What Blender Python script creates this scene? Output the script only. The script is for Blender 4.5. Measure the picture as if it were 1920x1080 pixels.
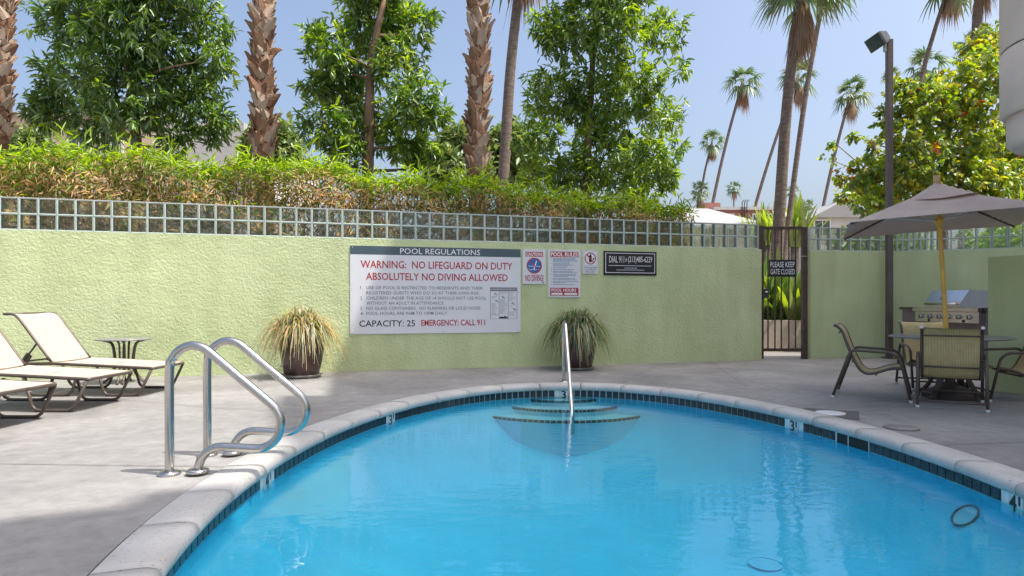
import bpy, bmesh, math, random
import numpy as np
from mathutils import Vector, Matrix, Quaternion
R = math.radians
for o in list(bpy.data.objects): bpy.data.objects.remove(o)
scene = bpy.context.scene
COL = scene.collection
random.seed(7); rng = np.random.default_rng(7)

# ------------------------------------------------------------------ camera, sky, sun, exposure
F = 1200.0                       # focal length in photo pixels (1920 wide)
HZ = 568.0                       # horizon row in the photo
cam = bpy.data.cameras.new('camera'); camo = bpy.data.objects.new('camera', cam); COL.objects.link(camo)
camo.location = (0, 0, 1.0); camo.rotation_euler = (R(90), 0, 0)
cam.sensor_width = 36; cam.lens = 36*F/1920; cam.shift_y = (HZ-540)/1920
cam.clip_start = 0.05; cam.clip_end = 3000
scene.camera = camo

SUN_EL = 63.0; SUN_AZ = 16.0      # sun high on the right, a little behind the camera
w = bpy.data.worlds.new('World'); scene.world = w; w.use_nodes = True
nt = w.node_tree; nt.nodes.clear()
wo = nt.nodes.new('ShaderNodeOutputWorld'); wb = nt.nodes.new('ShaderNodeBackground')
sk = nt.nodes.new('ShaderNodeTexSky'); sk.sky_type = 'NISHITA'; sk.sun_disc = False
sk.sun_elevation = R(SUN_EL); sk.sun_rotation = R(90+SUN_AZ); sk.altitude = 0
sk.air_density = 1.0; sk.dust_density = 6.0; sk.ozone_density = 1.6
nt.links.new(sk.outputs[0], wb.inputs[0]); wb.inputs[1].default_value = 0.15
nt.links.new(wb.outputs[0], wo.inputs[0])
sl = bpy.data.lights.new('sun', 'SUN'); so = bpy.data.objects.new('sun', sl); COL.objects.link(so)
sl.energy = 3.3; sl.angle = R(0.35); sl.color = (1.0, 0.95, 0.86)
sdir = Vector((math.cos(R(SUN_EL))*math.cos(R(SUN_AZ)), -math.cos(R(SUN_EL))*math.sin(R(SUN_AZ)), math.sin(R(SUN_EL))))
so.rotation_euler = sdir.to_track_quat('Z', 'Y').to_euler(); so.location = (20, 0, 40)
scene.view_settings.view_transform = 'Standard'; scene.view_settings.look = 'None'
scene.view_settings.exposure = 0.80; scene.view_settings.gamma = 1.0
scene.view_settings.use_curve_mapping = False
scene.render.engine = 'CYCLES'
scene.cycles.transparent_max_bounces = 24

# ------------------------------------------------------------------ helpers
def at(px, py, Y):               # photo measurement -> world point at a known depth
    return Vector(((px-960)/F*Y, Y, 1-(py-HZ)/F*Y))
def ground(px, py, z=0.0):
    Y = (1-z)*F/(py-HZ)
    return Vector(((px-960)/F*Y, Y, z))

def tag(o, label=None, cat=None, group=None, kind=None):
    if label: o['label'] = label
    if cat: o['category'] = cat
    if group: o['group'] = group
    if kind: o['kind'] = kind
    return o
def empty(name, loc, rz=0, parent=None):
    o = bpy.data.objects.new(name, None); COL.objects.link(o)
    o.empty_display_size = 0.1
    o.location = loc; o.rotation_euler = (0, 0, rz)
    if parent: o.parent = parent
    return o
def thing(name, label, cat, loc=(0, 0, 0), rz=0, group=None):
    return tag(empty(name, loc, rz), label, cat, group)

def catmull(pts, n=6, closed=False):
    P = [Vector(p) for p in pts]; out = []
    m = len(P)
    for i in range(m-1 if not closed else m):
        p0 = P[i-1] if (i > 0 or closed) else P[0]*2-P[1]
        p1 = P[i]; p2 = P[(i+1) % m]
        p3 = P[(i+2) % m] if (i+2 < m or closed) else P[-1]*2-P[-2]
        for k in range(n):
            t = k/n
            out.append(0.5*((2*p1)+(-p0+p2)*t+(2*p0-5*p1+4*p2-p3)*t*t+(-p0+3*p1-3*p2+p3)*t**3))
    if not closed: out.append(P[-1])
    return out
def rounded(pts, r, n=5):        # polyline with filleted corners
    P = [Vector(p) for p in pts]; out = [P[0]]
    for i in range(1, len(P)-1):
        a = (P[i-1]-P[i]); b = (P[i+1]-P[i])
        rr = min(r, a.length*0.49, b.length*0.49)
        A = P[i]+a.normalized()*rr; B = P[i]+b.normalized()*rr
        for k in range(n+1):
            t = k/n
            out.append((1-t)**2*A+2*t*(1-t)*P[i]+t*t*B)
    out.append(P[-1]); return out

class MB:
    def __init__(s): s.v = []; s.f = []; s.m = []; s.smooth = []
    def add(s, verts, faces, mi=0, sm=False):
        b = len(s.v); s.v += [tuple(v) for v in verts]
        s.f += [tuple(i+b for i in f) for f in faces]; s.m += [mi]*len(faces); s.smooth += [sm]*len(faces)
        return s
    def box(s, c, size, mi=0, rot=None, bev=0.0):
        hx, hy, hz = size[0]/2, size[1]/2, size[2]/2
        if bev <= 0:
            vs = [Vector((x, y, z)) for x in (-hx, hx) for y in (-hy, hy) for z in (-hz, hz)]
            fs = [(0, 1, 3, 2), (4, 6, 7, 5), (0, 4, 5, 1), (2, 3, 7, 6), (0, 2, 6, 4), (1, 5, 7, 3)]
        else:
            bm = bmesh.new(); bmesh.ops.create_cube(bm, size=1)
            for v in bm.verts: v.co = Vector((v.co.x*size[0], v.co.y*size[1], v.co.z*size[2]))
            bmesh.ops.bevel(bm, geom=bm.edges[:], offset=bev, segments=2, affect='EDGES', profile=0.6)
            bm.verts.index_update()
            vs = [v.co.copy() for v in bm.verts]; fs = [[v.index for v in f.verts] for f in bm.faces]; bm.free()
        if rot is not None: vs = [rot @ v for v in vs]
        c = Vector(c)
        return s.add([v+c for v in vs], fs, mi)
    def tube(s, pts, r, n=8, mi=0, cap=True, sm=True):
        P = [Vector(p) for p in pts]; m = len(P)
        rad = r if hasattr(r, '__len__') else [r]*m
        T = [((P[min(i+1, m-1)]-P[max(i-1, 0)]).normalized()) for i in range(m)]
        u = T[0].orthogonal().normalized(); vs = []; fs = []
        for i in range(m):
            if i > 0:
                q = T[i-1].rotation_difference(T[i]); u = q @ u
                u = (u-T[i]*u.dot(T[i])).normalized()
            w_ = T[i].cross(u)
            for k in range(n):
                a = 2*math.pi*k/n
                vs.append(P[i]+(u*math.cos(a)+w_*math.sin(a))*rad[i])
        for i in range(m-1):
            for k in range(n):
                k2 = (k+1) % n
                fs.append((i*n+k, i*n+k2, (i+1)*n+k2, (i+1)*n+k))
        s.add(vs, fs, mi, sm)
        if cap:
            b = len(s.v)-len(vs)
            s.f.append(tuple(b+k for k in reversed(range(n)))); s.m.append(mi); s.smooth.append(False)
            s.f.append(tuple(b+(m-1)*n+k for k in range(n))); s.m.append(mi); s.smooth.append(False)
        return s
    def lathe(s, prof, c, n=24, mi=0, sm=True):
        vs = []; fs = []; m = len(prof); c = Vector(c)
        for (r, z) in prof:
            for k in range(n):
                a = 2*math.pi*k/n
                vs.append(c+Vector((r*math.cos(a), r*math.sin(a), z)))
        for i in range(m-1):
            for k in range(n):
                k2 = (k+1) % n
                fs.append((i*n+k, i*n+k2, (i+1)*n+k2, (i+1)*n+k))
        if prof[0][0] > 1e-5: fs.append(tuple(reversed(range(n))))
        if prof[-1][0] > 1e-5: fs.append(tuple((m-1)*n+k for k in range(n)))
        return s.add(vs, fs, mi, sm)
    def prism(s, poly, z0, z1, mi=0):        # vertical prism over a 2D polygon (ccw)
        n = len(poly)
        vs = [(p[0], p[1], z0) for p in poly]+[(p[0], p[1], z1) for p in poly]
        fs = [tuple(reversed(range(n))), tuple(range(n, 2*n))]+[(i, (i+1) % n, n+(i+1) % n, n+i) for i in range(n)]
        return s.add(vs, fs, mi)
    def mesh(s, name, mats, off=None):
        me = bpy.data.meshes.new(name)
        vs = s.v if off is None else [(a-off[0], b-off[1], c-off[2]) for a, b, c in s.v]
        me.from_pydata(vs, [], s.f)
        for m in (mats if isinstance(mats, (list, tuple)) else [mats]): me.materials.append(m)
        me.polygons.foreach_set('material_index', s.m)
        me.polygons.foreach_set('use_smooth', s.smooth)
        me.validate(); me.update()
        return me
    def build(s, name, mats, parent=None, world=False):
        off = None
        if world and parent is not None:
            p = parent
            while p.parent is not None: p = p.parent
            off = p.location
        me = s.mesh(name, mats, off)
        o = bpy.data.objects.new(name, me); COL.objects.link(o)
        if parent is not None: o.parent = parent
        return o
def inst(name, me, parent=None, loc=(0, 0, 0), rot=None):
    o = bpy.data.objects.new(name, me); COL.objects.link(o); o.location = loc
    if rot is not None: o.rotation_euler = rot
    if parent is not None: o.parent = parent
    return o
def copy_tree(o, parent=None):
    c = o.copy(); COL.objects.link(c); c.parent = parent
    for ch in list(o.children): copy_tree(ch, c)
    return c
def np_mesh(name, V, Q, mats, mi=None, smooth=False):      # V (n,3), Q (m,4) quads
    me = bpy.data.meshes.new(name)
    me.vertices.add(len(V)); me.vertices.foreach_set('co', np.asarray(V, dtype=np.float32).ravel())
    k = Q.shape[1]
    me.loops.add(Q.size); me.loops.foreach_set('vertex_index', Q.astype(np.int32).ravel())
    me.polygons.add(len(Q)); me.polygons.foreach_set('loop_start', np.arange(0, Q.size, k, dtype=np.int32))
    me.polygons.foreach_set('loop_total', np.full(len(Q), k, dtype=np.int32))
    for m in mats: me.materials.append(m)
    if mi is not None: me.polygons.foreach_set('material_index', np.asarray(mi, dtype=np.int32))
    if smooth: me.polygons.foreach_set('use_smooth', np.ones(len(Q), dtype=bool))
    me.update(calc_edges=True); return me
def nrm(a): return a/np.maximum(np.linalg.norm(a, axis=1, keepdims=True), 1e-9)
def leaf_arrays(C, D, L, W, fold=0.25, droop=0.15):
    """six-point folded leaves: C base, D direction, L length, W width"""
    n = len(C); D = nrm(D)
    up = nrm(rng.normal(size=(n, 3))*0.45+np.array([0, 0, 1.0]))
    S = nrm(np.cross(D, up)); N = np.cross(S, D)
    L = L[:, None]; W = W[:, None]
    p0 = C; tip = C+D*L-N*L*droop*1.2
    m1 = C+D*L*0.36-N*L*droop*0.1; m2 = C+D*L*0.70-N*L*droop*0.5
    l1 = m1+S*W*0.5+N*W*fold; r1 = m1-S*W*0.5+N*W*fold
    l2 = m2+S*W*0.36+N*W*fold*0.7; r2 = m2-S*W*0.36+N*W*fold*0.7
    V = np.stack([p0, l1, l2, tip, r2, r1], axis=1).reshape(-1, 3)
    b = (np.arange(n)*6)[:, None]
    Q = np.concatenate([b+np.array([[0, 1, 2, 3]]), b+np.array([[0, 3, 4, 5]])], axis=1).reshape(-1, 4)
    return V, Q

# ------------------------------------------------------------------ materials
MATS = {}
def new_mat(name):
    m = bpy.data.materials.new(name); m.use_nodes = True
    t = m.node_tree; b = t.nodes['Principled BSDF']; MATS[name] = m
    return m, t, b
def N(t, ty, **kw):
    n = t.nodes.new(ty)
    for k, v in kw.items(): setattr(n, k, v)
    return n
def mat(name, col, rough=0.6, metal=0.0, var=0.12, scale=8.0, bump=0.0, bscale=60.0, detail=5, spec=0.5, col2=None, bdist=0.01, coords='Object'):
    m, t, b = new_mat(name)
    b.inputs['Roughness'].default_value = rough; b.inputs['Metallic'].default_value = metal
    b.inputs['Specular IOR Level'].default_value = spec
    tc = N(t, 'ShaderNodeTexCoord')
    nz = N(t, 'ShaderNodeTexNoise'); nz.inputs['Scale'].default_value = scale; nz.inputs['Detail'].default_value = detail
    t.links.new(tc.outputs[coords], nz.inputs['Vector'])
    cr = N(t, 'ShaderNodeValToRGB')
    c = Vector(col); c1 = [max(0, x*(1-var)) for x in c]; c2 = list(col2) if col2 else [min(1, x*(1+var)) for x in c]
    cr.color_ramp.elements[0].position = 0.3; cr.color_ramp.elements[1].position = 0.7
    cr.color_ramp.elements[0].color = (*c1, 1); cr.color_ramp.elements[1].color = (*c2, 1)
    t.links.new(nz.outputs['Fac'], cr.inputs['Fac']); t.links.new(cr.outputs[0], b.inputs['Base Color'])
    if bump > 0:
        n2 = N(t, 'ShaderNodeTexNoise'); n2.inputs['Scale'].default_value = bscale; n2.inputs['Detail'].default_value = 4
        t.links.new(tc.outputs[coords], n2.inputs['Vector'])
        bp = N(t, 'ShaderNodeBump'); bp.inputs['Strength'].default_value = bump; bp.inputs['Distance'].default_value = bdist
        t.links.new(n2.outputs['Fac'], bp.inputs['Height']); t.links.new(bp.outputs[0], b.inputs['Normal'])
    return m
def leaf_mat(name, col, trans=0.45, rough=0.45, gloss=0.06, var=0.25):
    m, t, b = new_mat(name); t.nodes.remove(b)
    out = t.nodes['Material Output']
    tc = N(t, 'ShaderNodeTexCoord'); nz = N(t, 'ShaderNodeTexNoise'); nz.inputs['Scale'].default_value = 1.7; nz.inputs['Detail'].default_value = 3
    t.links.new(tc.outputs['Object'], nz.inputs['Vector'])
    hsv = N(t, 'ShaderNodeHueSaturation'); hsv.inputs['Color'].default_value = (*col, 1)
    mr = N(t, 'ShaderNodeMapRange'); mr.inputs[1].default_value = 0.3; mr.inputs[2].default_value = 0.7
    mr.inputs[3].default_value = 1-var; mr.inputs[4].default_value = 1+var
    t.links.new(nz.outputs['Fac'], mr.inputs[0]); t.links.new(mr.outputs[0], hsv.inputs['Value'])
    d = N(t, 'ShaderNodeBsdfDiffuse'); tr = N(t, 'ShaderNodeBsdfTranslucent'); g = N(t, 'ShaderNodeBsdfGlossy')
    g.inputs['Roughness'].default_value = rough; g.inputs['Color'].default_value = (0.9, 0.95, 1, 1)
    h2 = N(t, 'ShaderNodeHueSaturation'); h2.inputs['Hue'].default_value = 0.485; h2.inputs['Saturation'].default_value = 1.1; h2.inputs['Value'].default_value = 1.5
    t.links.new(hsv.outputs[0], d.inputs['Color']); t.links.new(hsv.outputs[0], h2.inputs['Color']); t.links.new(h2.outputs[0], tr.inputs['Color'])
    m1 = N(t, 'ShaderNodeMixShader'); m1.inputs[0].default_value = trans
    t.links.new(d.outputs[0], m1.inputs[1]); t.links.new(tr.outputs[0], m1.inputs[2])
    m2 = N(t, 'ShaderNodeMixShader'); m2.inputs[0].default_value = gloss
    t.links.new(m1.outputs[0], m2.inputs[1]); t.links.new(g.outputs[0], m2.inputs[2])
    t.links.new(m2.outputs[0], out.inputs['Surface'])
    return m

def stucco_mat(name='green_stucco', k=1.0):
    m, t, b = new_mat(name)
    b.inputs['Roughness'].default_value = 0.9; b.inputs['Specular IOR Level'].default_value = 0.2
    tc = N(t, 'ShaderNodeTexCoord')
    big = N(t, 'ShaderNodeTexNoise'); big.inputs['Scale'].default_value = 1.1; big.inputs['Detail'].default_value = 6; big.inputs['Roughness'].default_value = 0.65
    t.links.new(tc.outputs['Object'], big.inputs['Vector'])
    cr = N(t, 'ShaderNodeValToRGB'); e = cr.color_ramp.elements
    e[0].position = 0.32; e[0].color = (0.53, 0.605, 0.325, 1); e[1].position = 0.68; e[1].color = (0.62, 0.69, 0.40, 1)
    t.links.new(big.outputs['Fac'], cr.inputs['Fac'])
    st = N(t, 'ShaderNodeTexNoise'); st.inputs['Scale'].default_value = 3.0; st.inputs['Detail'].default_value = 8
    mp = N(t, 'ShaderNodeMapping'); mp.inputs['Scale'].default_value = (1, 1, 0.16)
    t.links.new(tc.outputs['Object'], mp.inputs['Vector']); t.links.new(mp.outputs[0], st.inputs['Vector'])
    mx = N(t, 'ShaderNodeMixRGB', blend_type='MULTIPLY'); mx.inputs[0].default_value = 0.35
    r2 = N(t, 'ShaderNodeValToRGB'); r2.color_ramp.elements[0].position = 0.35; r2.color_ramp.elements[0].color = (0.72, 0.72, 0.66, 1)
    r2.color_ramp.elements[1].position = 0.6; r2.color_ramp.elements[1].color = (1, 1, 1, 1)
    t.links.new(st.outputs['Fac'], r2.inputs['Fac']); t.links.new(cr.outputs[0], mx.inputs[1]); t.links.new(r2.outputs[0], mx.inputs[2])
    t.links.new(mx.outputs[0], b.inputs['Base Color'])
    n1 = N(t, 'ShaderNodeTexNoise'); n1.inputs['Scale'].default_value = 30; n1.inputs['Detail'].default_value = 5; n1.inputs['Roughness'].default_value = 0.6
    n2 = N(t, 'ShaderNodeTexNoise'); n2.inputs['Scale'].default_value = 3.2; n2.inputs['Detail'].default_value = 3
    t.links.new(tc.outputs['Object'], n1.inputs['Vector']); t.links.new(tc.outputs['Object'], n2.inputs['Vector'])
    b1 = N(t, 'ShaderNodeBump'); b1.inputs['Strength'].default_value = 0.75*k; b1.inputs['Distance'].default_value = 0.020*k
    b2 = N(t, 'ShaderNodeBump'); b2.inputs['Strength'].default_value = 0.5*k; b2.inputs['Distance'].default_value = 0.03
    t.links.new(n2.outputs['Fac'], b2.inputs['Height']); t.links.new(n1.outputs['Fac'], b1.inputs['Height'])
    t.links.new(b2.outputs[0], b1.inputs['Normal']); t.links.new(b1.outputs[0], b.inputs['Normal'])
    return m
def concrete_mat(name, c1, c2, c3, bump=0.25):
    m, t, b = new_mat(name)
    b.inputs['Roughness'].default_value = 0.75; b.inputs['Specular IOR Level'].default_value = 0.35
    tc = N(t, 'ShaderNodeTexCoord')
    a = N(t, 'ShaderNodeTexNoise'); a.inputs['Scale'].default_value = 0.9; a.inputs['Detail'].default_value = 8; a.inputs['Roughness'].default_value = 0.65; a.inputs['Distortion'].default_value = 0.6
    f = N(t, 'ShaderNodeTexNoise'); f.inputs['Scale'].default_value = 9; f.inputs['Detail'].default_value = 8; f.inputs['Roughness'].default_value = 0.7
    for x in (a, f): t.links.new(tc.outputs['Object'], x.inputs['Vector'])
    cr = N(t, 'ShaderNodeValToRGB'); e = cr.color_ramp.elements
    e[0].position = 0.3; e[0].color = (*c1, 1); e[1].position = 0.72; e[1].color = (*c3, 1)
    k = e.new(0.52); k.color = (*c2, 1)
    t.links.new(a.outputs['Fac'], cr.inputs['Fac'])
    mx = N(t, 'ShaderNodeMixRGB', blend_type='MULTIPLY'); mx.inputs[0].default_value = 0.7
    r2 = N(t, 'ShaderNodeValToRGB'); r2.color_ramp.elements[0].position = 0.3; r2.color_ramp.elements[0].color = (0.66, 0.65, 0.64, 1)
    r2.color_ramp.elements[1].position = 0.62; r2.color_ramp.elements[1].color = (1.04, 1.04, 1.04, 1)
    t.links.new(f.outputs['Fac'], r2.inputs['Fac']); t.links.new(cr.outputs[0], mx.inputs[1]); t.links.new(r2.outputs[0], mx.inputs[2])
    t.links.new(mx.outputs[0], b.inputs['Base Color'])
    g = N(t, 'ShaderNodeTexNoise'); g.inputs['Scale'].default_value = 110; g.inputs['Detail'].default_value = 3
    t.links.new(tc.outputs['Object'], g.inputs['Vector'])
    bp = N(t, 'ShaderNodeBump'); bp.inputs['Strength'].default_value = bump; bp.inputs['Distance'].default_value = 0.004
    t.links.new(g.outputs['Fac'], bp.inputs['Height']); t.links.new(bp.outputs[0], b.inputs['Normal'])
    return m
def coping_mat():
    m, t, b = new_mat('coping_stone')
    b.inputs['Roughness'].default_value = 0.7; b.inputs['Specular IOR Level'].default_value = 0.3
    tc = N(t, 'ShaderNodeTexCoord')
    a = N(t, 'ShaderNodeTexNoise'); a.inputs['Scale'].default_value = 3; a.inputs['Detail'].default_value = 6
    f = N(t, 'ShaderNodeTexNoise'); f.inputs['Scale'].default_value = 75; f.inputs['Detail'].default_value = 2
    mp = N(t, 'ShaderNodeMapping'); mp.inputs['Scale'].default_value = (0.45, 1.3, 1)
    for x, s in ((a, tc.outputs['Object']), (f, mp.outputs[0])): t.links.new(s, x.inputs['Vector'])
    t.links.new(tc.outputs['Object'], mp.inputs['Vector'])
    cr = N(t, 'ShaderNodeValToRGB'); e = cr.color_ramp.elements
    e[0].position = 0.3; e[0].color = (0.42, 0.415, 0.40, 1); e[1].position = 0.7; e[1].color = (0.55, 0.54, 0.52, 1)
    t.links.new(a.outputs['Fac'], cr.inputs['Fac'])
    pit = N(t, 'ShaderNodeValToRGB'); pit.color_ramp.elements[0].position = 0.29; pit.color_ramp.elements[0].color = (0.3, 0.3, 0.3, 1)
    pit.color_ramp.elements[1].position = 0.36; pit.color_ramp.elements[1].color = (1, 1, 1, 1)
    t.links.new(f.outputs['Fac'], pit.inputs['Fac'])
    mx = N(t, 'ShaderNodeMixRGB', blend_type='MULTIPLY'); mx.inputs[0].default_value = 0.8
    t.links.new(cr.outputs[0], mx.inputs[1]); t.links.new(pit.outputs[0], mx.inputs[2]); t.links.new(mx.outputs[0], b.inputs['Base Color'])
    bp = N(t, 'ShaderNodeBump'); bp.inputs['Strength'].default_value = 0.4; bp.inputs['Distance'].default_value = 0.003
    t.links.new(pit.outputs[0], bp.inputs['Height']); t.links.new(bp.outputs[0], b.inputs['Normal'])
    return m
def water_mat():
    m, t, b = new_mat('pool_water'); t.nodes.remove(b); out = t.nodes['Material Output']
    tc = N(t, 'ShaderNodeTexCoord')
    mp = N(t, 'ShaderNodeMapping'); mp.inputs['Scale'].default_value = (0.8, 1.5, 1); mp.inputs['Rotation'].default_value = (0, 0, 0.25)
    t.links.new(tc.outputs['Object'], mp.inputs['Vector'])
    n1 = N(t, 'ShaderNodeTexNoise'); n1.inputs['Scale'].default_value = 7; n1.inputs['Detail'].default_value = 3; n1.inputs['Roughness'].default_value = 0.5
    n2 = N(t, 'ShaderNodeTexNoise'); n2.inputs['Scale'].default_value = 0.55; n2.inputs['Detail'].default_value = 1
    t.links.new(mp.outputs[0], n1.inputs['Vector']); t.links.new(tc.outputs['Object'], n2.inputs['Vector'])
    mr = N(t, 'ShaderNodeMapRange'); mr.inputs[1].default_value = 0.38; mr.inputs[2].default_value = 0.66; mr.inputs[3].default_value = 0.25; mr.inputs[4].default_value = 1.0
    t.links.new(n2.outputs['Fac'], mr.inputs[0])
    mu = N(t, 'ShaderNodeMath', operation='MULTIPLY'); t.links.new(n1.outputs['Fac'], mu.inputs[0]); t.links.new(mr.outputs[0], mu.inputs[1])
    bp = N(t, 'ShaderNodeBump'); bp.inputs['Strength'].default_value = 0.10; bp.inputs['Distance'].default_value = 0.06
    t.links.new(mu.outputs[0], bp.inputs['Height'])
    fr = N(t, 'ShaderNodeFresnel'); fr.inputs['IOR'].default_value = 1.45; t.links.new(bp.outputs[0], fr.inputs['Normal'])
    tr = N(t, 'ShaderNodeBsdfTransparent'); tr.inputs['Color'].default_value = (0.74, 0.97, 0.995, 1)
    g = N(t, 'ShaderNodeBsdfGlossy'); g.inputs['Roughness'].default_value = 0.0; t.links.new(bp.outputs[0], g.inputs['Normal'])
    mx = N(t, 'ShaderNodeMixShader'); t.links.new(fr.outputs[0], mx.inputs[0]); t.links.new(tr.outputs[0], mx.inputs[1]); t.links.new(g.outputs[0], mx.inputs[2])
    t.links.new(mx.outputs[0], out.inputs['Surface'])
    return m
def glass_pane_mat():
    m, t, b = new_mat('block_glass'); t.nodes.remove(b); out = t.nodes['Material Output']
    tc = N(t, 'ShaderNodeTexCoord'); oi = N(t, 'ShaderNodeObjectInfo')
    ad = N(t, 'ShaderNodeVectorMath', operation='ADD'); t.links.new(tc.outputs['Object'], ad.inputs[0]); t.links.new(oi.outputs['Location'], ad.inputs[1])
    n1 = N(t, 'ShaderNodeTexNoise'); n1.inputs['Scale'].default_value = 13; n1.inputs['Detail'].default_value = 2
    t.links.new(ad.outputs[0], n1.inputs['Vector'])
    bp = N(t, 'ShaderNodeBump'); bp.inputs['Strength'].default_value = 0.35; bp.inputs['Distance'].default_value = 0.03
    t.links.new(n1.outputs['Fac'], bp.inputs['Height'])
    fr = N(t, 'ShaderNodeFresnel'); fr.inputs['IOR'].default_value = 1.5
    tr = N(t, 'ShaderNodeBsdfTransparent'); tr.inputs['Color'].default_value = (0.90, 0.95, 0.93, 1)
    rf = N(t, 'ShaderNodeBsdfRefraction'); rf.inputs['IOR'].default_value = 1.25; rf.inputs['Color'].default_value = (0.90, 0.95, 0.93, 1); rf.inputs['Roughness'].default_value = 0.02
    t.links.new(bp.outputs[0], rf.inputs['Normal'])
    m0 = N(t, 'ShaderNodeMixShader'); m0.inputs[0].default_value = 0.3
    t.links.new(tr.outputs[0], m0.inputs[1]); t.links.new(rf.outputs[0], m0.inputs[2])
    g = N(t, 'ShaderNodeBsdfGlossy'); g.inputs['Roughness'].default_value = 0.04; t.links.new(bp.outputs[0], g.inputs['Normal'])
    mx = N(t, 'ShaderNodeMixShader'); t.links.new(fr.outputs[0], mx.inputs[0]); t.links.new(m0.outputs[0], mx.inputs[1]); t.links.new(g.outputs[0], mx.inputs[2])
    t.links.new(mx.outputs[0], out.inputs['Surface'])
    return m
def sling_mat(name, col, col2):
    m, t, b = new_mat(name); b.inputs['Roughness'].default_value = 0.75
    tc = N(t, 'ShaderNodeTexCoord'); wv = N(t, 'ShaderNodeTexWave'); wv.inputs['Scale'].default_value = 26; wv.inputs['Distortion'].default_value = 0.6
    t.links.new(tc.outputs['UV'] if False else tc.outputs['Object'], wv.inputs['Vector'])
    nz = N(t, 'ShaderNodeTexNoise'); nz.inputs['Scale'].default_value = 14; nz.inputs['Detail'].default_value = 6
    t.links.new(tc.outputs['Object'], nz.inputs['Vector'])
    mm = N(t, 'ShaderNodeMath', operation='ADD'); t.links.new(wv.outputs['Fac'], mm.inputs[0]); t.links.new(nz.outputs['Fac'], mm.inputs[1])
    m2 = N(t, 'ShaderNodeMath', operation='MULTIPLY'); m2.inputs[1].default_value = 0.5; t.links.new(mm.outputs[0], m2.inputs[0])
    cr = N(t, 'ShaderNodeValToRGB'); cr.color_ramp.elements[0].position = 0.2; cr.color_ramp.elements[1].position = 0.8
    cr.color_ramp.elements[0].color = (*col, 1); cr.color_ramp.elements[1].color = (*col2, 1)
    t.links.new(m2.outputs[0], cr.inputs['Fac']); t.links.new(cr.outputs[0], b.inputs['Base Color'])
    return m
def bark_mat(name, c1, c2, rings=0.0):
    m, t, b = new_mat(name); b.inputs['Roughness'].default_value = 0.9; b.inputs['Specular IOR Level'].default_value = 0.1
    tc = N(t, 'ShaderNodeTexCoord'); mp = N(t, 'ShaderNodeMapping'); mp.inputs['Scale'].default_value = (1, 1, 4.0 if rings else 0.5)
    t.links.new(tc.outputs['Object'], mp.inputs['Vector'])
    nz = N(t, 'ShaderNodeTexNoise'); nz.inputs['Scale'].default_value = 5; nz.inputs['Detail'].default_value = 7; nz.inputs['Roughness'].default_value = 0.7
    t.links.new(mp.outputs[0], nz.inputs['Vector'])
    cr = N(t, 'ShaderNodeValToRGB'); cr.color_ramp.elements[0].position = 0.33; cr.color_ramp.elements[1].position = 0.68
    cr.color_ramp.elements[0].color = (*c1, 1); cr.color_ramp.elements[1].color = (*c2, 1)
    t.links.new(nz.outputs['Fac'], cr.inputs['Fac']); t.links.new(cr.outputs[0], b.inputs['Base Color'])
    bp = N(t, 'ShaderNodeBump'); bp.inputs['Strength'].default_value = 0.8; bp.inputs['Distance'].default_value = 0.03
    t.links.new(nz.outputs['Fac'], bp.inputs['Height']); t.links.new(bp.outputs[0], b.inputs['Normal'])
    return m

M_STUCCO = stucco_mat()
M_STUCCO2 = stucco_mat('smooth_green_stucco', 0.35)
M_DECK = concrete_mat('deck_concrete', (0.195, 0.190, 0.187), (0.280, 0.273, 0.267), (0.355, 0.347, 0.340))
M_GROUND = concrete_mat('ground_soil', (0.20, 0.16, 0.12), (0.30, 0.25, 0.19), (0.36, 0.31, 0.25), 0.5)
M_COPING = coping_mat()
M_WATER = water_mat()
M_GLASS = glass_pane_mat()
M_PLASTER = mat('pool_plaster', (0.09, 0.63, 0.86), 0.6, var=0.06, scale=2.2)
M_STEPP = mat('step_plaster', (0.34, 0.72, 0.82), 0.6, var=0.05, scale=3)
M_TILE = mat('dark_tile', (0.018, 0.026, 0.036), 0.12, var=0.35, scale=7, coords='Object')
M_WTILE = mat('white_tile', (0.62, 0.66, 0.66), 0.2, var=0.06, scale=20)
M_GROUT = mat('grout', (0.72, 0.76, 0.76), 0.8, var=0.1, scale=20)
M_JOINT = mat('joint_dark', (0.10, 0.09, 0.08), 0.95, var=0.3, scale=12)
M_BLOCKEDGE = mat('block_edge', (0.44, 0.53, 0.48), 0.12, var=0.12, scale=16, spec=0.8)
M_MORTAR = mat('mortar', (0.60, 0.62, 0.58), 0.85, var=0.12, scale=18)
M_STEEL = mat('brushed_steel', (0.55, 0.53, 0.50), 0.20, 1.0, var=0.06, scale=30)
M_STEEL2 = mat('grill_steel', (0.60, 0.62, 0.64), 0.22, 1.0, var=0.05, scale=10)
M_BRONZE = mat('bronze_frame', (0.105, 0.082, 0.068), 0.38, 0.25, var=0.2, scale=14)
M_RUST = mat('brown_iron', (0.085, 0.055, 0.042), 0.6, 0.2, var=0.35, scale=9)
M_POST = mat('post_brown', (0.13, 0.105, 0.095), 0.55, 0.1, var=0.15, scale=4)
M_LAMP = mat('lamp_dark', (0.06, 0.065, 0.075), 0.45, 0.3, var=0.2, scale=12)
M_CAP = mat('plastic_cap', (0.6, 0.6, 0.6), 0.4)
M_SLING = sling_mat('beige_sling', (0.42, 0.345, 0.29), (0.51, 0.43, 0.37))
M_SLING2 = sling_mat('straw_sling', (0.36, 0.28, 0.11), (0.66, 0.55, 0.29))
M_TTOP = mat('table_top', (0.23, 0.225, 0.23), 0.3, 0.2, var=0.15, scale=10)
M_CANVAS = mat('taupe_canvas', (0.58, 0.495, 0.45), 0.85, var=0.08, scale=5, bump=0.25, bscale=3.5, bdist=0.03)
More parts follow.
